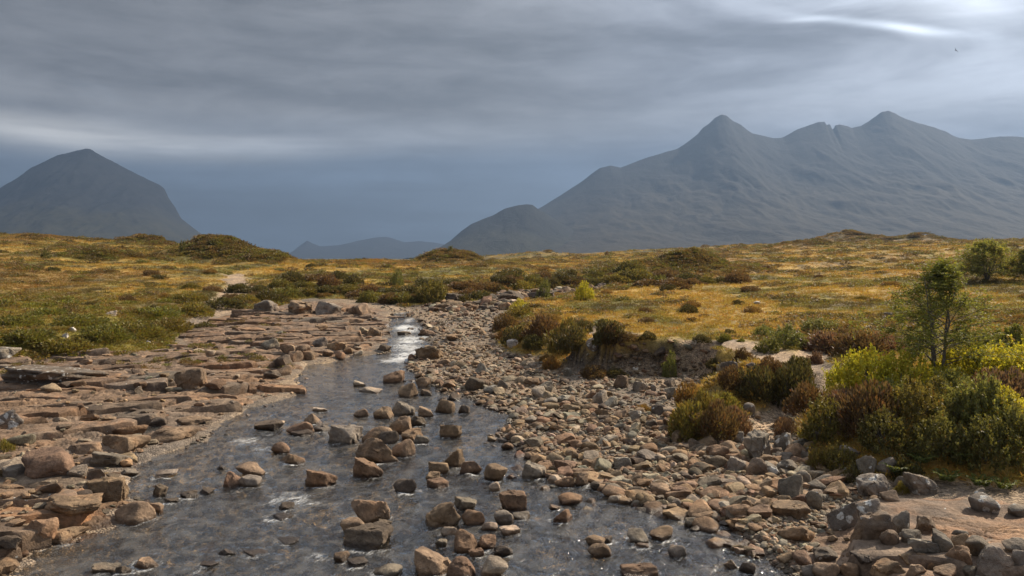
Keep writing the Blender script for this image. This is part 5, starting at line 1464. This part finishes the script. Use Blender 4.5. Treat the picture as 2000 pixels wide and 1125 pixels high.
GH = 'heather and shrubs of the river banks'
SHRUBS = [
 # right bank, above the cobble bar
 (990, 645, 60, 30, 'h', 'brown', 'brown heather mound at the bend above the cobble bar'), (1010, 668, 60, 34, 'h', 'dark', 'dark heather over the white boulder'),
 (1060, 660, 80, 40, 'h', 'brown', 'wide russet heather on the bank nose'), (1045, 685, 50, 26, 'h', 'dark', 'low dark heather right of the white boulder'),
 (1110, 690, 86, 58, 'h', 'olive', 'large olive heather dome left of the wrapped boulder'), (1135, 650, 50, 24, 'h', 'dark', 'heather clump on the path edge of the bank nose'),
 (1120, 718, 80, 40, 'h', 'dark', 'dark heather below the olive dome'), (1185, 725, 70, 44, 'h', 'dark', 'dark hanging heather at the left of the bare bank'),
 (1195, 688, 54, 34, 'h', 'brown', 'brown heather right of the wrapped boulder'), (1200, 738, 46, 20, 'h', 'dark', 'low heather tongue on the gravel'),
 (1160, 738, 60, 22, 'h', 'brown', 'low brown heather at the gravel edge'), (1075, 722, 44, 26, 'h', 'rust', 'rusty dead heather by the gravel'),
 (1065, 708, 30, 16, 'h', 'rust', 'small rusty tuft above the gravel'), (985, 662, 36, 18, 'h', 'rust', 'withered heather beside the cobbles upstream'),
 (1020, 620, 60, 22, 'h', 'olive', 'olive heather on the golden rim'), (1015, 606, 40, 20, 'l', 'lime', 'bright green bush on the golden rim'), (1075, 630, 50, 18, 'h', 'rust', 'rust brown heather above the bank nose'),
 (1308, 738, 30, 46, 'l', 'sage', 'thin pale sapling shrub against the bare bank'), (1450, 712, 40, 30, 'h', 'brown', 'heather tuft on the grey stone of the bank'),
 (1395, 728, 36, 20, 'h', 'dark', 'dark tuft at the foot of the bare bank'), (1390, 754, 30, 18, 'h', 'dark', 'small dark tuft on the gravel under the bank'),
 (1415, 668, 34, 16, 'h', 'green', 'green tuft beside the path'), (1447, 668, 18, 9, 'h', 'green', 'little green tuft right of the path tuft'),
 (1225, 674, 44, 18, 'h', 'brown', 'heather fringe at the left rim of the bare bank'), (1265, 679, 40, 14, 'h', 'dark', 'dark heather fringe on the rim of the bare bank'), (1370, 690, 36, 14, 'h', 'dark', 'small heather fringe at the right rim of the bare bank'),
 # heather island between gravel and landing
 (1345, 860, 86, 62, 'h', 'olive', 'olive heather at the left of the heather island'), (1400, 862, 92, 60, 'h', 'brown', 'brown heather in front of the heather island'),
 (1375, 820, 80, 54, 'h', 'olive', 'bright-topped heather in the middle of the heather island'), (1345, 790, 56, 46, 'h', 'rust', 'rusty heather at the top left of the heather island'),
 (1440, 848, 60, 50, 'h', 'purple', 'faded purple heather right in the heather island'), (1415, 805, 70, 44, 'h', 'olive', 'olive heather at the back of the heather island'), (1255, 807, 34, 22, 'h', 'rust', 'lone rusty heather tuft on the gravel'),
 # dark thicket behind the landing
 (1480, 790, 90, 60, 'h', 'dark', 'dark heather left in the thicket behind the landing'), (1545, 800, 96, 72, 'h', 'dark', 'darkest heather of the thicket behind the landing'), (1560, 745, 66, 46, 'h', 'dark', 'dark round heather beside the path end'),
 (1430, 768, 60, 40, 'h', 'brown', 'brown heather joining island and thicket'), (1580, 810, 90, 56, 'h', 'brown', 'brown heather right in the thicket behind the landing'), (1505, 750, 60, 36, 'h', 'brown', 'brown heather under the path'),
 (1535, 855, 50, 36, 'h', 'purple', 'mauve heather at the landing steps'), (1525, 838, 34, 24, 'h', 'purple', 'small mauve heather on the landing'),
 # big bank at right
 (1620, 870, 110, 80, 'l', 'olive', 'olive heather at the left end of the tall bank'), (1700, 860, 130, 90, 'h', 'brown', 'brown heather high on the tall bank'), (1790, 850, 120, 90, 'l', 'olive', 'olive shrub below the rowan'),
 (1660, 830, 110, 66, 'h', 'purple', 'purple brown heather left below the lime shrubs'), (1880, 840, 120, 80, 'l', 'sage', 'pale leafy shrub mid-slope right of the rowan'), (1960, 800, 130, 76, 'h', 'purple', 'mauve brown heather near the right edge'),
 (1730, 905, 120, 80, 'l', 'deep', 'leafy shadowed shrub above the upright grey boulder'), (1830, 915, 130, 90, 'l', 'deep', 'leafy shadowed shrub above the broad grey boulder'), (1920, 930, 140, 100, 'l', 'deep', 'dark shrub low on the bank near the right edge'),
 (1640, 925, 80, 54, 'l', 'olive', 'olive heather at the foot of the tall bank'), (1600, 920, 56, 44, 'h', 'olive', 'bright olive tuft beside the stone step'), (1665, 945, 60, 36, 'h', 'dark', 'small dark heather left of the upright grey boulder'),
 (1770, 945, 70, 44, 'h', 'dark', 'dark shrub between the grey boulders'), (1760, 965, 34, 24, 'h', 'olive', 'small shrub growing on the slab'), (1735, 990, 30, 20, 'h', 'olive', 'tiny shrub among the slab pile'),
 (1990, 900, 110, 90, 'l', 'sage', 'pale leaved willow shrub at the right edge'), (1930, 860, 130, 110, 'l', 'sage', 'big pale leaved shrub catching light near the right edge'), (1860, 790, 110, 70, 'l', 'sage', 'grey green shrub beside the rowan foot'),
 (1705, 768, 130, 86, 'l', 'lime', 'brightest yellow green shrub left of the rowan'), (1655, 770, 90, 70, 'l', 'lime', 'yellow green shrub at the left end of the lime row'), (1768, 768, 120, 76, 'l', 'lime', 'yellow green shrub at the rowan foot'),
 (1895, 756, 140, 84, 'l', 'lime', 'yellow green shrub right of the rowan'), (1970, 752, 140, 84, 'l', 'lime', 'yellow green shrub right in the lime row'), (2035, 760, 130, 76, 'l', 'lime', 'yellow green shrub cut by the right edge'), (1835, 760, 100, 50, 'l', 'lime', 'yellow green shrub hiding the rowan trunk foot'),
 (1735, 812, 110, 66, 'l', 'sage', 'olive lit shrub in front of the lime row'), (1960, 850, 120, 80, 'l', 'lime', 'yellow lit shrub hanging over the dark bank near the right edge'), (1845, 815, 100, 60, 'l', 'olive', 'olive leafy shrub below the rowan foot'),
 (1640, 800, 70, 44, 'h', 'olive', 'olive shrub under the left lime shrub'), (1985, 690, 100, 56, 'l', 'green', 'fresh green shrub at the right edge behind the lime row'), (1930, 690, 60, 36, 'l', 'green', 'green shrub right behind the rowan'),
 (1620, 690, 110, 44, 'h', 'purple', 'broad faded heather patch left of the rowan'), (1680, 700, 110, 50, 'h', 'brown', 'broad brown heather patch left of the rowan'), (1725, 690, 90, 40, 'h', 'purple', 'faded heather just left of the rowan'), (1593, 712, 34, 26, 'h', 'purple', 'pink flowering heather by the path'),
 (1540, 680, 90, 40, 'l', 'sage', 'grey green shrub by the bare twigs'), (1500, 690, 60, 30, 'l', 'green', 'low green shrub beside the path'), (1490, 660, 50, 26, 'l', 'sage', 'pale shrub above the path'), (1600, 650, 80, 30, 'l', 'sage', 'pale low shrub behind the heather patch'),
 # left bank
 (60, 680, 110, 50, 'h', 'green', 'green shrub mat near the left edge'), (130, 690, 130, 56, 'h', 'olive', 'olive shrub mat above the whitened outcrop'), (210, 672, 110, 50, 'h', 'green', 'green shrub behind the white stones'), (150, 640, 100, 44, 'h', 'green', 'dark edged green shrub by the bare rock'),
 (270, 660, 110, 50, 'h', 'olive', 'olive shrub above the shelf'), (330, 650, 90, 50, 'h', 'olive', 'olive brown shrub by the stony hollow'), (300, 625, 100, 40, 'h', 'green', 'green shrub on the left slope'), (380, 620, 80, 44, 'h', 'olive', 'olive shrub where the slope narrows'),
 (395, 640, 60, 30, 'h', 'dark', 'dark shrub at the tip of the stony hollow'), (440, 605, 80, 40, 'h', 'dark', 'dark shrub below the left path'), (30, 640, 90, 44, 'h', 'green', 'bright green shrub at the left edge'), (90, 620, 90, 36, 'h', 'green', 'green shrub higher on the left edge'),
 (40, 730, 80, 30, 'h', 'olive', 'olive mat under the whitish ledge'), (65, 740, 60, 22, 'h', 'olive', 'yellowish tuft before the whitened outcrop'), (110, 755, 50, 12, 'h', 'olive', 'flat olive tuft on the shelf'), (10, 880, 44, 56, 'h', 'olive', 'green tuft at the left edge over the grey slab'),
 (240, 710, 70, 20, 'h', 'olive', 'low mat on the shelf behind the bulging outcrop'), (300, 715, 60, 18, 'h', 'dark', 'low dark mat on the shelf'), (340, 735, 50, 14, 'h', 'olive', 'mossy mat near the bulging outcrop'), (370, 590, 70, 30, 'h', 'olive', 'olive shrub left of the path'),
]
for s_ in SHRUBS:
    if s_[0] < 460:
        s_ = (*s_[:3], s_[3] * .58, *s_[4:])
    shrub(*s_, GH)
# dark thicket lining the far bank upstream: told apart only by where they stand
FAR = [(480, 590), (520, 588), (505, 572), (560, 580), (600, 578), (545, 565), (590, 562), (635, 575), (640, 560), (680, 570), (700, 580), (725, 572), (690, 556), (740, 585), (765, 575), (785, 590), (800, 580), (820, 588), (760, 592), (720, 590),
       (895, 590), (915, 580), (935, 585), (905, 566), (950, 570), (975, 572), (1000, 560), (1020, 566), (980, 552), (1040, 556), (1075, 560), (1095, 552), (1120, 558), (1150, 555), (1060, 548), (1180, 552), (1205, 556), (1235, 553), (1265, 558), (1290, 556), (1320, 558), (1350, 556), (1380, 554), (1410, 552),
       (1110, 543), (1160, 540), (1210, 545), (1250, 543), (1300, 545), (1340, 548), (1230, 535), (1440, 552), (450, 585), (465, 570), (620, 548), (570, 550), (660, 545), (830, 560), (880, 556), (1000, 545)]
for (a, b) in FAR:
    shrub(a, b + 2, rng.uniform(42, 76), rng.uniform(13, 25), 'h', ['dark', 'brown', 'olive', 'dark', 'deep'][int(rng.integers(0, 5))], 'dark shrub in the thicket lining the far bank upstream', 'thicket on the far bank upstream', stems=False)
for (a, b, w, h, c, lab) in [(845, 594, 70, 52, 'olive', 'round green bush above the upended slab upstream'), (775, 560, 30, 32, 'sage', 'feathery pale bush rising behind the far thicket'), (1063, 584, 32, 34, 'sage', 'small round silvery willow on the golden rim'), (1143, 588, 42, 40, 'lime', 'larger yellowish willow right of the silvery one'),
                             (358, 492, 16, 26, 'deep', 'small dark tree on the left knoll'), (879, 494, 12, 16, 'deep', 'tiny tree on top of the middle knoll'), (90, 505, 22, 18, 'deep', 'small dark bush on the left hillside'), (1185, 500, 10, 10, 'rust', 'tiny far bush on the central moor')]:
    shrub(a, b, w, h, 'l', c, lab, 'small bushes of the moor', name='bush', cat='bush')
# low heather and sedge tufts that one could pick out on the open moor
MT = 0
while MT < 70:
    a, b = rng.uniform(-20, 2020), rng.uniform(515, 660)
    X_, Y_, Z_ = hit(a, b)
    q = ground(np.array([X_]), np.array([Y_]), True)
    if q['moor'][0] < .95 or q['path'][0] > .1 or Y_ > 170:
        continue
    s_ = rng.uniform(20, 46) * (1.0 if b > 560 else .8)
    shrub(a, b, s_, s_ * rng.uniform(.25, .42), 'h', ['dark', 'brown', 'olive', 'rust'][int(rng.integers(0, 4))], 'low heather clump scattered on the golden moor', 'heather clumps on the open moor', stems=False)
    MT += 1

# ------------------------------------------------------------------ trees
def grow(r, base, dirn, length, rad, depth, maxd, out, tips, spread, up):
    n = 6
    pts = [base]; d = dirn.copy()
    for i in range(n - 1):
        d = unit(d + r.normal(0, .10, 3) + np.array([0, 0, up]))
        pts.append(pts[-1] + d * length / (n - 1))
    pts = np.array(pts)
    rd = np.linspace(rad, rad * .55, n)
    out.append((depth, tube(pts, rd, 7 if depth == 0 else 5)))
    if depth >= maxd:
        tips.append((pts, d)); return
    kids = int(r.integers(3, 5))
    for k_ in range(kids):
        f = r.uniform(.35, 1.0) if k_ else 1.0
        i = min(int(f * (n - 1)), n - 1)
        nd = unit(d + r.normal(0, spread, 3) * np.array([1, 1, .55]) + np.array([0, 0, .12]))
        grow(r, pts[i], nd, length * r.uniform(.55, .8), rd[i] * .68, depth + 1, maxd, out, tips, spread, up * .7)

def tree(name, label, px, base, height_px, width_px, seed, stems, colname, leaf, sprays, prof, pinnate=True, bare=.22):
    """stems rising from one foot; limbs reach to an uneven crown outline; twigs carry the leaves"""
    r = np.random.default_rng(seed)
    x, y, z = hit(px, base)
    H_ = height_px * y / F; R_ = width_px * y / F / 2
    def outline(zf, a):
        return np.interp(zf, *prof) * R_ * (1 + .34 * fbm2(np.array([a * 1.1 + seed]), np.array([zf * 4.0]), 3, seed)[0])
    trunk, branch, P, D = [], [], [], []
    for s_ in range(stems):
        a = s_ * 6.28 / stems + r.uniform(-.5, .5)
        topz = H_ * (1.0 if s_ == 0 else r.uniform(.80, .97))
        q = np.interp(topz / H_ * .9, *prof) * R_ * r.uniform(.25, .55)
        t = np.linspace(0, 1, 9)
        ctr = np.stack([np.cos(a) * (.03 * H_ + q * t ** 1.3), np.sin(a) * (.03 * H_ + q * t ** 1.3), topz * t], 1) + r.normal(0, .012 * H_, (9, 3)) * t[:, None]
        r0 = .017 * H_ * r.uniform(.75, 1.15)
        trunk.append(tube(ctr, np.linspace(r0, r0 * .18, 9), 7))
        nl = sprays // stems
        for k_ in range(nl):
            f = bare + (1 - bare) * ((k_ + r.random()) / nl)
            b0 = np.array([np.interp(f, t, ctr[:, i]) for i in range(3)])
            aa = a + (k_ * 2.4) + r.normal(0, .5)
            zf = min(f + .10, 1.0)
            reach = max(outline(zf, aa), .05 * R_)
            tip = np.array([np.cos(aa) * reach, np.sin(aa) * reach, min(f + .16 * r.random() + .05, 1.0) * H_])
            tip = b0 + (tip - b0) * r.uniform(.55, 1.0)
            u_ = np.linspace(0, 1, 5)[:, None]
            limb = b0 * (1 - u_) + tip * u_ + np.array([0, 0, .05 * H_]) * (u_ * (1 - u_)) * 2 + r.normal(0, .008 * H_, (5, 3)) * u_
            branch.append(tube(limb, np.linspace(r0 * .34 * (1.1 - f * .6), r0 * .08, 5), 4))
            for j in range(7):
                g_ = r.uniform(.30, 1.0)
                p0 = np.array([np.interp(g_, u_[:, 0], limb[:, i]) for i in range(3)])
                dd = unit(r.normal(0, .8, 3) + (tip - b0) / (np.linalg.norm(tip - b0) + 1e-6) * .7 + np.array([0, 0, .35]))
                ln = .10 * H_ * r.uniform(.5, 1.2)
                if j < 3:
                    branch.append(tube(np.stack([p0, p0 + dd * ln * .5, p0 + dd * ln]), [r0 * .09, r0 * .07, r0 * .04], 3))
                m = 5
                P.append(p0[None] + dd[None] * (ln * np.linspace(.25, 1, m))[:, None] + r.normal(0, .010 * H_, (m, 3)))
                D.append(unit(dd[None] * .4 + r.normal(0, .8, (m, 3))))
    e = link(name, None, loc=(x, y, z - .05), label=label, cat='tree')
    V, Fq = join(trunk); link('trunk', mesh_np('trunk', V, Fq, [M_BARK]), parent=e)
    V, Fq = join(branch); link('branches', mesh_np('branches', V, Fq, [M_BARK]), parent=e)
    P = np.concatenate(P); D = np.concatenate(D)
    if pinnate:
        vs = []
        side = unit(np.cross(D, np.array([0, 0, 1.0])[None] + .01))
        for k_ in range(4):
            for sg in (-1, 1):
                dd = unit(D * .45 + side * sg + r.normal(0, .12, D.shape))
                vs.append((P + D * (leaf * 1.5 * (k_ + 1) / 4.0), dd, leaf * .62 * r.uniform(.8, 1.15, len(P))))
        PP, DD, LL = (np.concatenate([q[i] for q in vs]) for i in range(3))
        V, Fq = leaf_quads(PP, DD, LL, LL * .42, r, .15)
    else:
        P = np.concatenate([P, P + r.normal(0, .02 * H_, P.shape)]); D = np.concatenate([D, unit(D + r.normal(0, .6, D.shape))])
        LL = leaf * r.uniform(.7, 1.3, len(P)); V, Fq = leaf_quads(P, D, LL, LL * .36, r, .1)
    link('crown', mesh_np('crown', V, Fq, [M_CROWN], False, dict(tone=tones(len(V) // 4, r, .22, .30, .7, 1.3))), parent=e, color=(*COLS[colname], 1))
    return e

M_CROWN = leaf_mat('tree leaves', False, .42)
COLS['rowan'] = (0.168, 0.178, 0.046); COLS['willow'] = (0.225, 0.225, 0.065)
RP = ([0, .12, .28, .45, .65, .85, 1.0], [.45, .85, 1.10, 1.08, .86, .52, .15])
WP = ([0, .2, .45, .7, .9, 1.0], [.75, .95, 1.0, .80, .45, .15])
tree('rowan_tree', 'slender many-stemmed rowan standing above the lime green shrubs', 1832, 752, 230, 236, 11, 4, 'rowan', .135, 62, RP, True, .20)
tree('willow_tree', 'wide pale green willow on the moor behind the rowan', 1928, 548, 76, 160, 23, 6, 'willow', .17, 190, WP, False, .12)
tree('willow_tree', 'darker willow at the right edge beside the wide pale one', 2015, 552, 66, 110, 29, 5, 'green', .17, 120, WP, False, .12)
# leafless twiggy shrub by the heather patch
r = np.random.default_rng(77); out, tips = [], []
for s_ in range(7):
    a = s_ * .9; grow(r, np.zeros(3), unit(np.array([math.cos(a) * .7, math.sin(a) * .7, 1.0])), .45, .016, 0, 2, out, tips, .5, .08)
x, y, z = hit(1540, 668); hs = 50 * y / F
V, Fq = join([q for _, q in out]); V = V / V[:, 2].max() * hs * np.array([1.0, 1.0, 1.0])
link('twiggy_shrub', mesh_np('twiggy_shrub', V, Fq, [M_BARK]), loc=(x, y, z - .03), label='leafless grey twiggy shrub above the path', cat='shrub')

# bracken fronds in the shade above the broad grey boulder
def frond_mesh(seed):
    r = np.random.default_rng(seed); P, D, L = [], [], []
    for f_ in range(9):
        a = f_ * .7 + r.uniform(-.2, .2); t = np.linspace(.12, 1, 16)
        out_ = np.array([math.cos(a), math.sin(a), 0]); sd_ = np.array([-math.sin(a), math.cos(a), 0])
        sp = out_[None] * (t * .8)[:, None]; sp[:, 2] = 1.1 * t - .65 * t * t
        for sg in (-1, 1):
            P.append(sp); D.append(unit(sd_[None] * sg + out_[None] * .45 + r.normal(0, .06, sp.shape))); L.append(.30 * (1 - t) + .05)
    P, D, L = np.concatenate(P), np.concatenate(D), np.concatenate(L)
    V, Fq = leaf_quads(P, D, L, L * .30 + .02, r, .12)
    return mesh_np('fern', V, Fq, [M_LEAF], False, dict(tone=tones(len(P), r, .15, .5)))
FR = [frond_mesh(i) for i in (1, 2, 3)]
for i, (a, b, w, lab) in enumerate([(1745, 925, 60, 'green fern above the mauve grey boulder'), (1790, 905, 56, 'green fern above the broad grey boulder'), (1870, 900, 60, 'yellowing fern in the middle of the shaded bank'), (1840, 940, 60, 'fern low at the foot of the shaded bank'),
                                    (1905, 950, 60, 'fern low near the right edge of the bank'), (1950, 955, 56, 'fern in the grass above the ringed boulder')]):
    x, y, z = hit(a, b); s_ = w * y / F / 1.5
    link('fern', FR[i % 3], loc=(x, y - .2, z + .05), rot=(0, 0, i * 1.3), scl=(s_, s_, s_), label=lab, cat='fern', group='ferns of the shaded bank', color=(0.10, 0.118, 0.032, 1))

# ------------------------------------------------------------------ moor grass, sedge and low heath
def tuft_mesh(seed, n, spread, lmin, lmax, w, lean):
    r = np.random.default_rng(seed)
    a = r.uniform(0, 6.28, n); q = spread * np.sqrt(r.random(n))
    P = np.stack([np.cos(a) * q, np.sin(a) * q, np.full(n, -.03)], 1)
    D = unit(np.stack([np.cos(a) * lean * r.random(n), np.sin(a) * lean * r.random(n), np.ones(n)], 1) + r.normal(0, .16, (n, 3)))
    L = r.uniform(lmin, lmax, n)
    V, Fq = leaf_quads(P, D, L, np.full(n, w) * r.uniform(.6, 1.3, n), r, .22)
    return mesh_np('tuft_source', V, Fq, [M_LEAFI], False, dict(tone=tones(n, r, .3, .35, .65, 1.3)))
def heath_mesh(seed):
    r = np.random.default_rng(seed); n = 240
    P, d = dome_points(n, r, .6, seed)
    D = unit(d * .8 + np.array([0, 0, .6]) + r.normal(0, .35, (n, 3))); L = r.uniform(.2, .48, n)
    V, Fq = leaf_quads(P - D * (L * .5)[:, None], D, L, L * .36, r)
    return mesh_np('heath_source', V, Fq, [M_LEAFI], False, dict(tone=tones(n, r, .35, .25)))
TUFT = [tuft_mesh(i, 42, .34, .22, .55, .032, 1.0) for i in range(4)] + [tuft_mesh(10 + i, 34, .5, .16, .36, .045, 1.6) for i in range(3)]
N3 = 78000
px = rng.uniform(-160, 2160, N3)
Y = np.exp(rng.uniform(math.log(14.5), math.log(520), N3)); X = (px - 1000) / F * Y
def on_knolls(X, Y, n, hmin):
    xs, ys = [X], [Y]                                                  # steep knolls need more plants per square metre of map
    for (bx, by, h, sx_, sy_) in BUMPS:
        if h > hmin and by < 500:
            xs.append((bx - 1000) / F * by + rng.normal(0, sx_ * .8, n)); ys.append(by + rng.normal(0, sy_ * .8, n))
    return np.concatenate(xs), np.concatenate(ys)
X, Y = on_knolls(X, Y, 650, .7)
gg = ground(X, Y, True)
keep = (gg['moor'] > .55) & (gg['path'] < .12) & ~((gg['cut'] < 2.4) & (gg['m'] < .93))
X, Y, Z = X[keep], Y[keep], gg['z'][keep]; n = len(X)
C = moor_col(X, Y) * rng.uniform(.8, 1.25, (n, 1)) * (1 + rng.normal(0, .06, (n, 3)))
sc = rng.uniform(.65, 1.2, n) * np.interp(Y, [14, 30, 70, 150, 230, 520], [.55, .60, .85, 1.35, 1.9, 3.4])
scatter('moor_grass', 'golden and olive grass tussocks covering the moor', TUFT, np.stack([X, Y, Z], 1), np.stack([rng.normal(0, .12, n), rng.normal(0, .12, n), rng.uniform(0, 6.28, n)], 1),
        np.stack([sc, sc, sc * rng.uniform(.5, .9, n)], 1), np.clip(C, .01, .6), rng.integers(0, 7, n))
N4 = 19000
px = rng.uniform(-160, 2160, N4)
Y = np.exp(rng.uniform(math.log(15), math.log(520), N4)); X = (px - 1000) / F * Y
X, Y = on_knolls(X, Y, 330, 1.05)
gg = ground(X, Y, True)
hk = fbm2(X / 3.2, Y / 6.0, 4, 47) + .25 * fbm2(X / 14, Y / 25, 2, 48)
for (bx, by, h, sx_, sy_) in BUMPS:
    if h > 1.2 and by < 250:
        hk = hk + .55 * np.exp(-((X - (bx - 1000) / F * by) / sx_) ** 2 - ((Y - by) / sy_) ** 2)
hk = hk + .5 * np.exp(-(np.maximum(gg['sdl'], 0) / 7.0) ** 2) * (gg['sdl'] > 0) + .35 * (X / Y < -.33) * (Y < 55)
keep = (gg['moor'] > .5) & (gg['path'] < .2) & (hk > .11) & ~((gg['cut'] < 2.4) & (gg['m'] < .93))
X, Y, Z = X[keep], Y[keep], gg['z'][keep]; n = len(X)
pal = np.array([(0.10, 0.078, 0.034), (0.135, 0.095, 0.048), (0.150, 0.130, 0.040), (0.125, 0.125, 0.036), (0.165, 0.115, 0.055)])
C = pal[rng.integers(0, 5, n)] * rng.uniform(.85, 1.3, (n, 1))
grn = ((X / Y < -.28) & (Y < 60)) | ((X / Y > .2) & (Y < 40) & (rng.random(n) < .3))
C[grn] = C[grn] * np.array([1.12, 1.18, .85])
sc = rng.uniform(.6, 1.3, n) * np.interp(Y, [15, 30, 70, 150, 260, 520], [.28, .36, .55, .95, 1.5, 2.2])
scatter('low_heath', 'low dark heath growing through the moor grass', [heath_mesh(60 + i) for i in range(5)], np.stack([X, Y, Z - .02], 1), np.stack([np.zeros(n), np.zeros(n), rng.uniform(0, 6.28, n)], 1),
        np.stack([sc * 1.15, sc * 1.15, sc * rng.uniform(.34, .62, n)], 1), np.clip(C, .01, .6), rng.integers(0, 5, n))

px = rng.uniform(-40, 560, 900); py = rng.uniform(625, 800, 900)
X, Y = rays_to_plane(px, py, .5)
k_ = (seg_dist(X, Y, BEDL) > .3) & (fbm2(X / 3.0, Y / 4.0, 3, 55) + .5 * (700 - py) / 100 * .6 > .05)
X, Y = X[k_], Y[k_]; Z = drop(X, Y, BEDBVH); n = len(X)
C = pal[rng.integers(0, 5, n)] * rng.uniform(.85, 1.3, (n, 1)); sc = rng.uniform(.10, .34, n)
scatter('shelf_tufts', 'little heath tufts rooted in the joints of the shelf', [heath_mesh(70 + i) for i in range(3)], np.stack([X, Y, Z - .02], 1), np.stack([np.zeros(n), np.zeros(n), rng.uniform(0, 6.28, n)], 1),
        np.stack([sc * 1.3, sc, sc * .55], 1), C, rng.integers(0, 3, n))

# ------------------------------------------------------------------ a bird far up over the range
bv, bf = [], []
body = np.array([(0, -.22, 0), (.05, -.05, .03), (0, .25, .02), (-.05, -.05, .03), (0, -.03, -.05)])
V = np.concatenate([body, np.array([(.04, .04, .02), (.04, -.10, .02), (.30, -.06, .16), (.58, -.16, .06), (.30, .06, .17), (-.04, .04, .02), (-.04, -.10, .02), (-.30, -.06, .16), (-.58, -.16, .06), (-.30, .06, .17)])])
Fb = [np.array([[0, 1, 3], [0, 4, 1], [0, 3, 4], [1, 2, 3], [1, 4, 2], [3, 2, 4], [7, 8, 9], [14, 13, 12]]), np.array([[6, 7, 9, 5], [10, 14, 12, 11]])]
m_, t_, o_ = new_mat('dark plumage'); principled(t_, o_, (0.03, 0.03, 0.032), .8)
Yb = 150.0
link('bird', mesh_np('bird', V * 1.1, Fb, [m_], False), loc=((1867 - 1000) / F * Yb, Yb, CAMZ + (HOR - 99) / F * Yb), rot=(.2, .5, .6), label='small dark bird gliding in the sky over the range', cat='bird')

# ------------------------------------------------------------------ say which one: describe look-alikes by the named thing they lie next to
bpy.context.view_layer.update()
def to_px(o):
    p = o.matrix_world.translation
    return 1000 + F * p.x / p.y, HOR - F * (p.z - CAMZ) / p.y
tops = [o for o in COL.objects if o.parent is None and o.get('label') and o.get('category')]
cnt = {}
for o in tops:
    cnt[o['label']] = cnt.get(o['label'], 0) + 1
refs = [(o, *to_px(o)) for o in tops if cnt[o['label']] == 1 and len(o['label'].split()) <= 9 and o.name.split('.')[0] != 'bird']
RX = np.array([q[1] for q in refs]); RY = np.array([q[2] for q in refs])
def tone_word(o):
    c_ = np.array(o.color[:3])
    names = dict(tan='t', russet='r', grey='g', dark='d', pale='p', greenish='c')
    return min(names, key=lambda k_: np.linalg.norm(np.array(TINTS[names[k_]]) - c_))
todo = {}
for o in tops:
    if cnt[o['label']] > 1:
        a, b = to_px(o)
        i = int(np.argmin((RX - a) ** 2 + ((RY - b) * 1.6) ** 2))
        ddx, ddy = a - RX[i], (b - RY[i]) * 1.6
        side = ('right of' if ddx > 0 else 'left of') if abs(ddx) > abs(ddy) else ('in front of' if ddy > 0 else 'behind')
        kind_ = {'cobble': 'cobble', 'loose_stone': 'loose stone', 'heather': 'heather clump'}.get(o.name.split('.')[0], 'stone')
        if o['group'].startswith('thicket'):
            kind_ = 'thicket shrub'
        todo.setdefault((i, side, (tone_word(o) + ' ' if 'stone' in kind_ or kind_ == 'cobble' else '') + kind_), []).append((math.hypot(ddx, ddy), o))
ORD = ['nearest', 'second', 'third', 'fourth', 'fifth', 'sixth', 'seventh', 'eighth', 'ninth', 'tenth', 'eleventh', 'twelfth']
for (i, side, kind_), lst in todo.items():
    for q, (_, o) in enumerate(sorted(lst, key=lambda s_: s_[0])):
        lab = f"{ORD[min(q, 11)]} {kind_} {side} the {refs[i][0]['label']}"
        if len(lab.split()) <= 16:
            o['label'] = lab
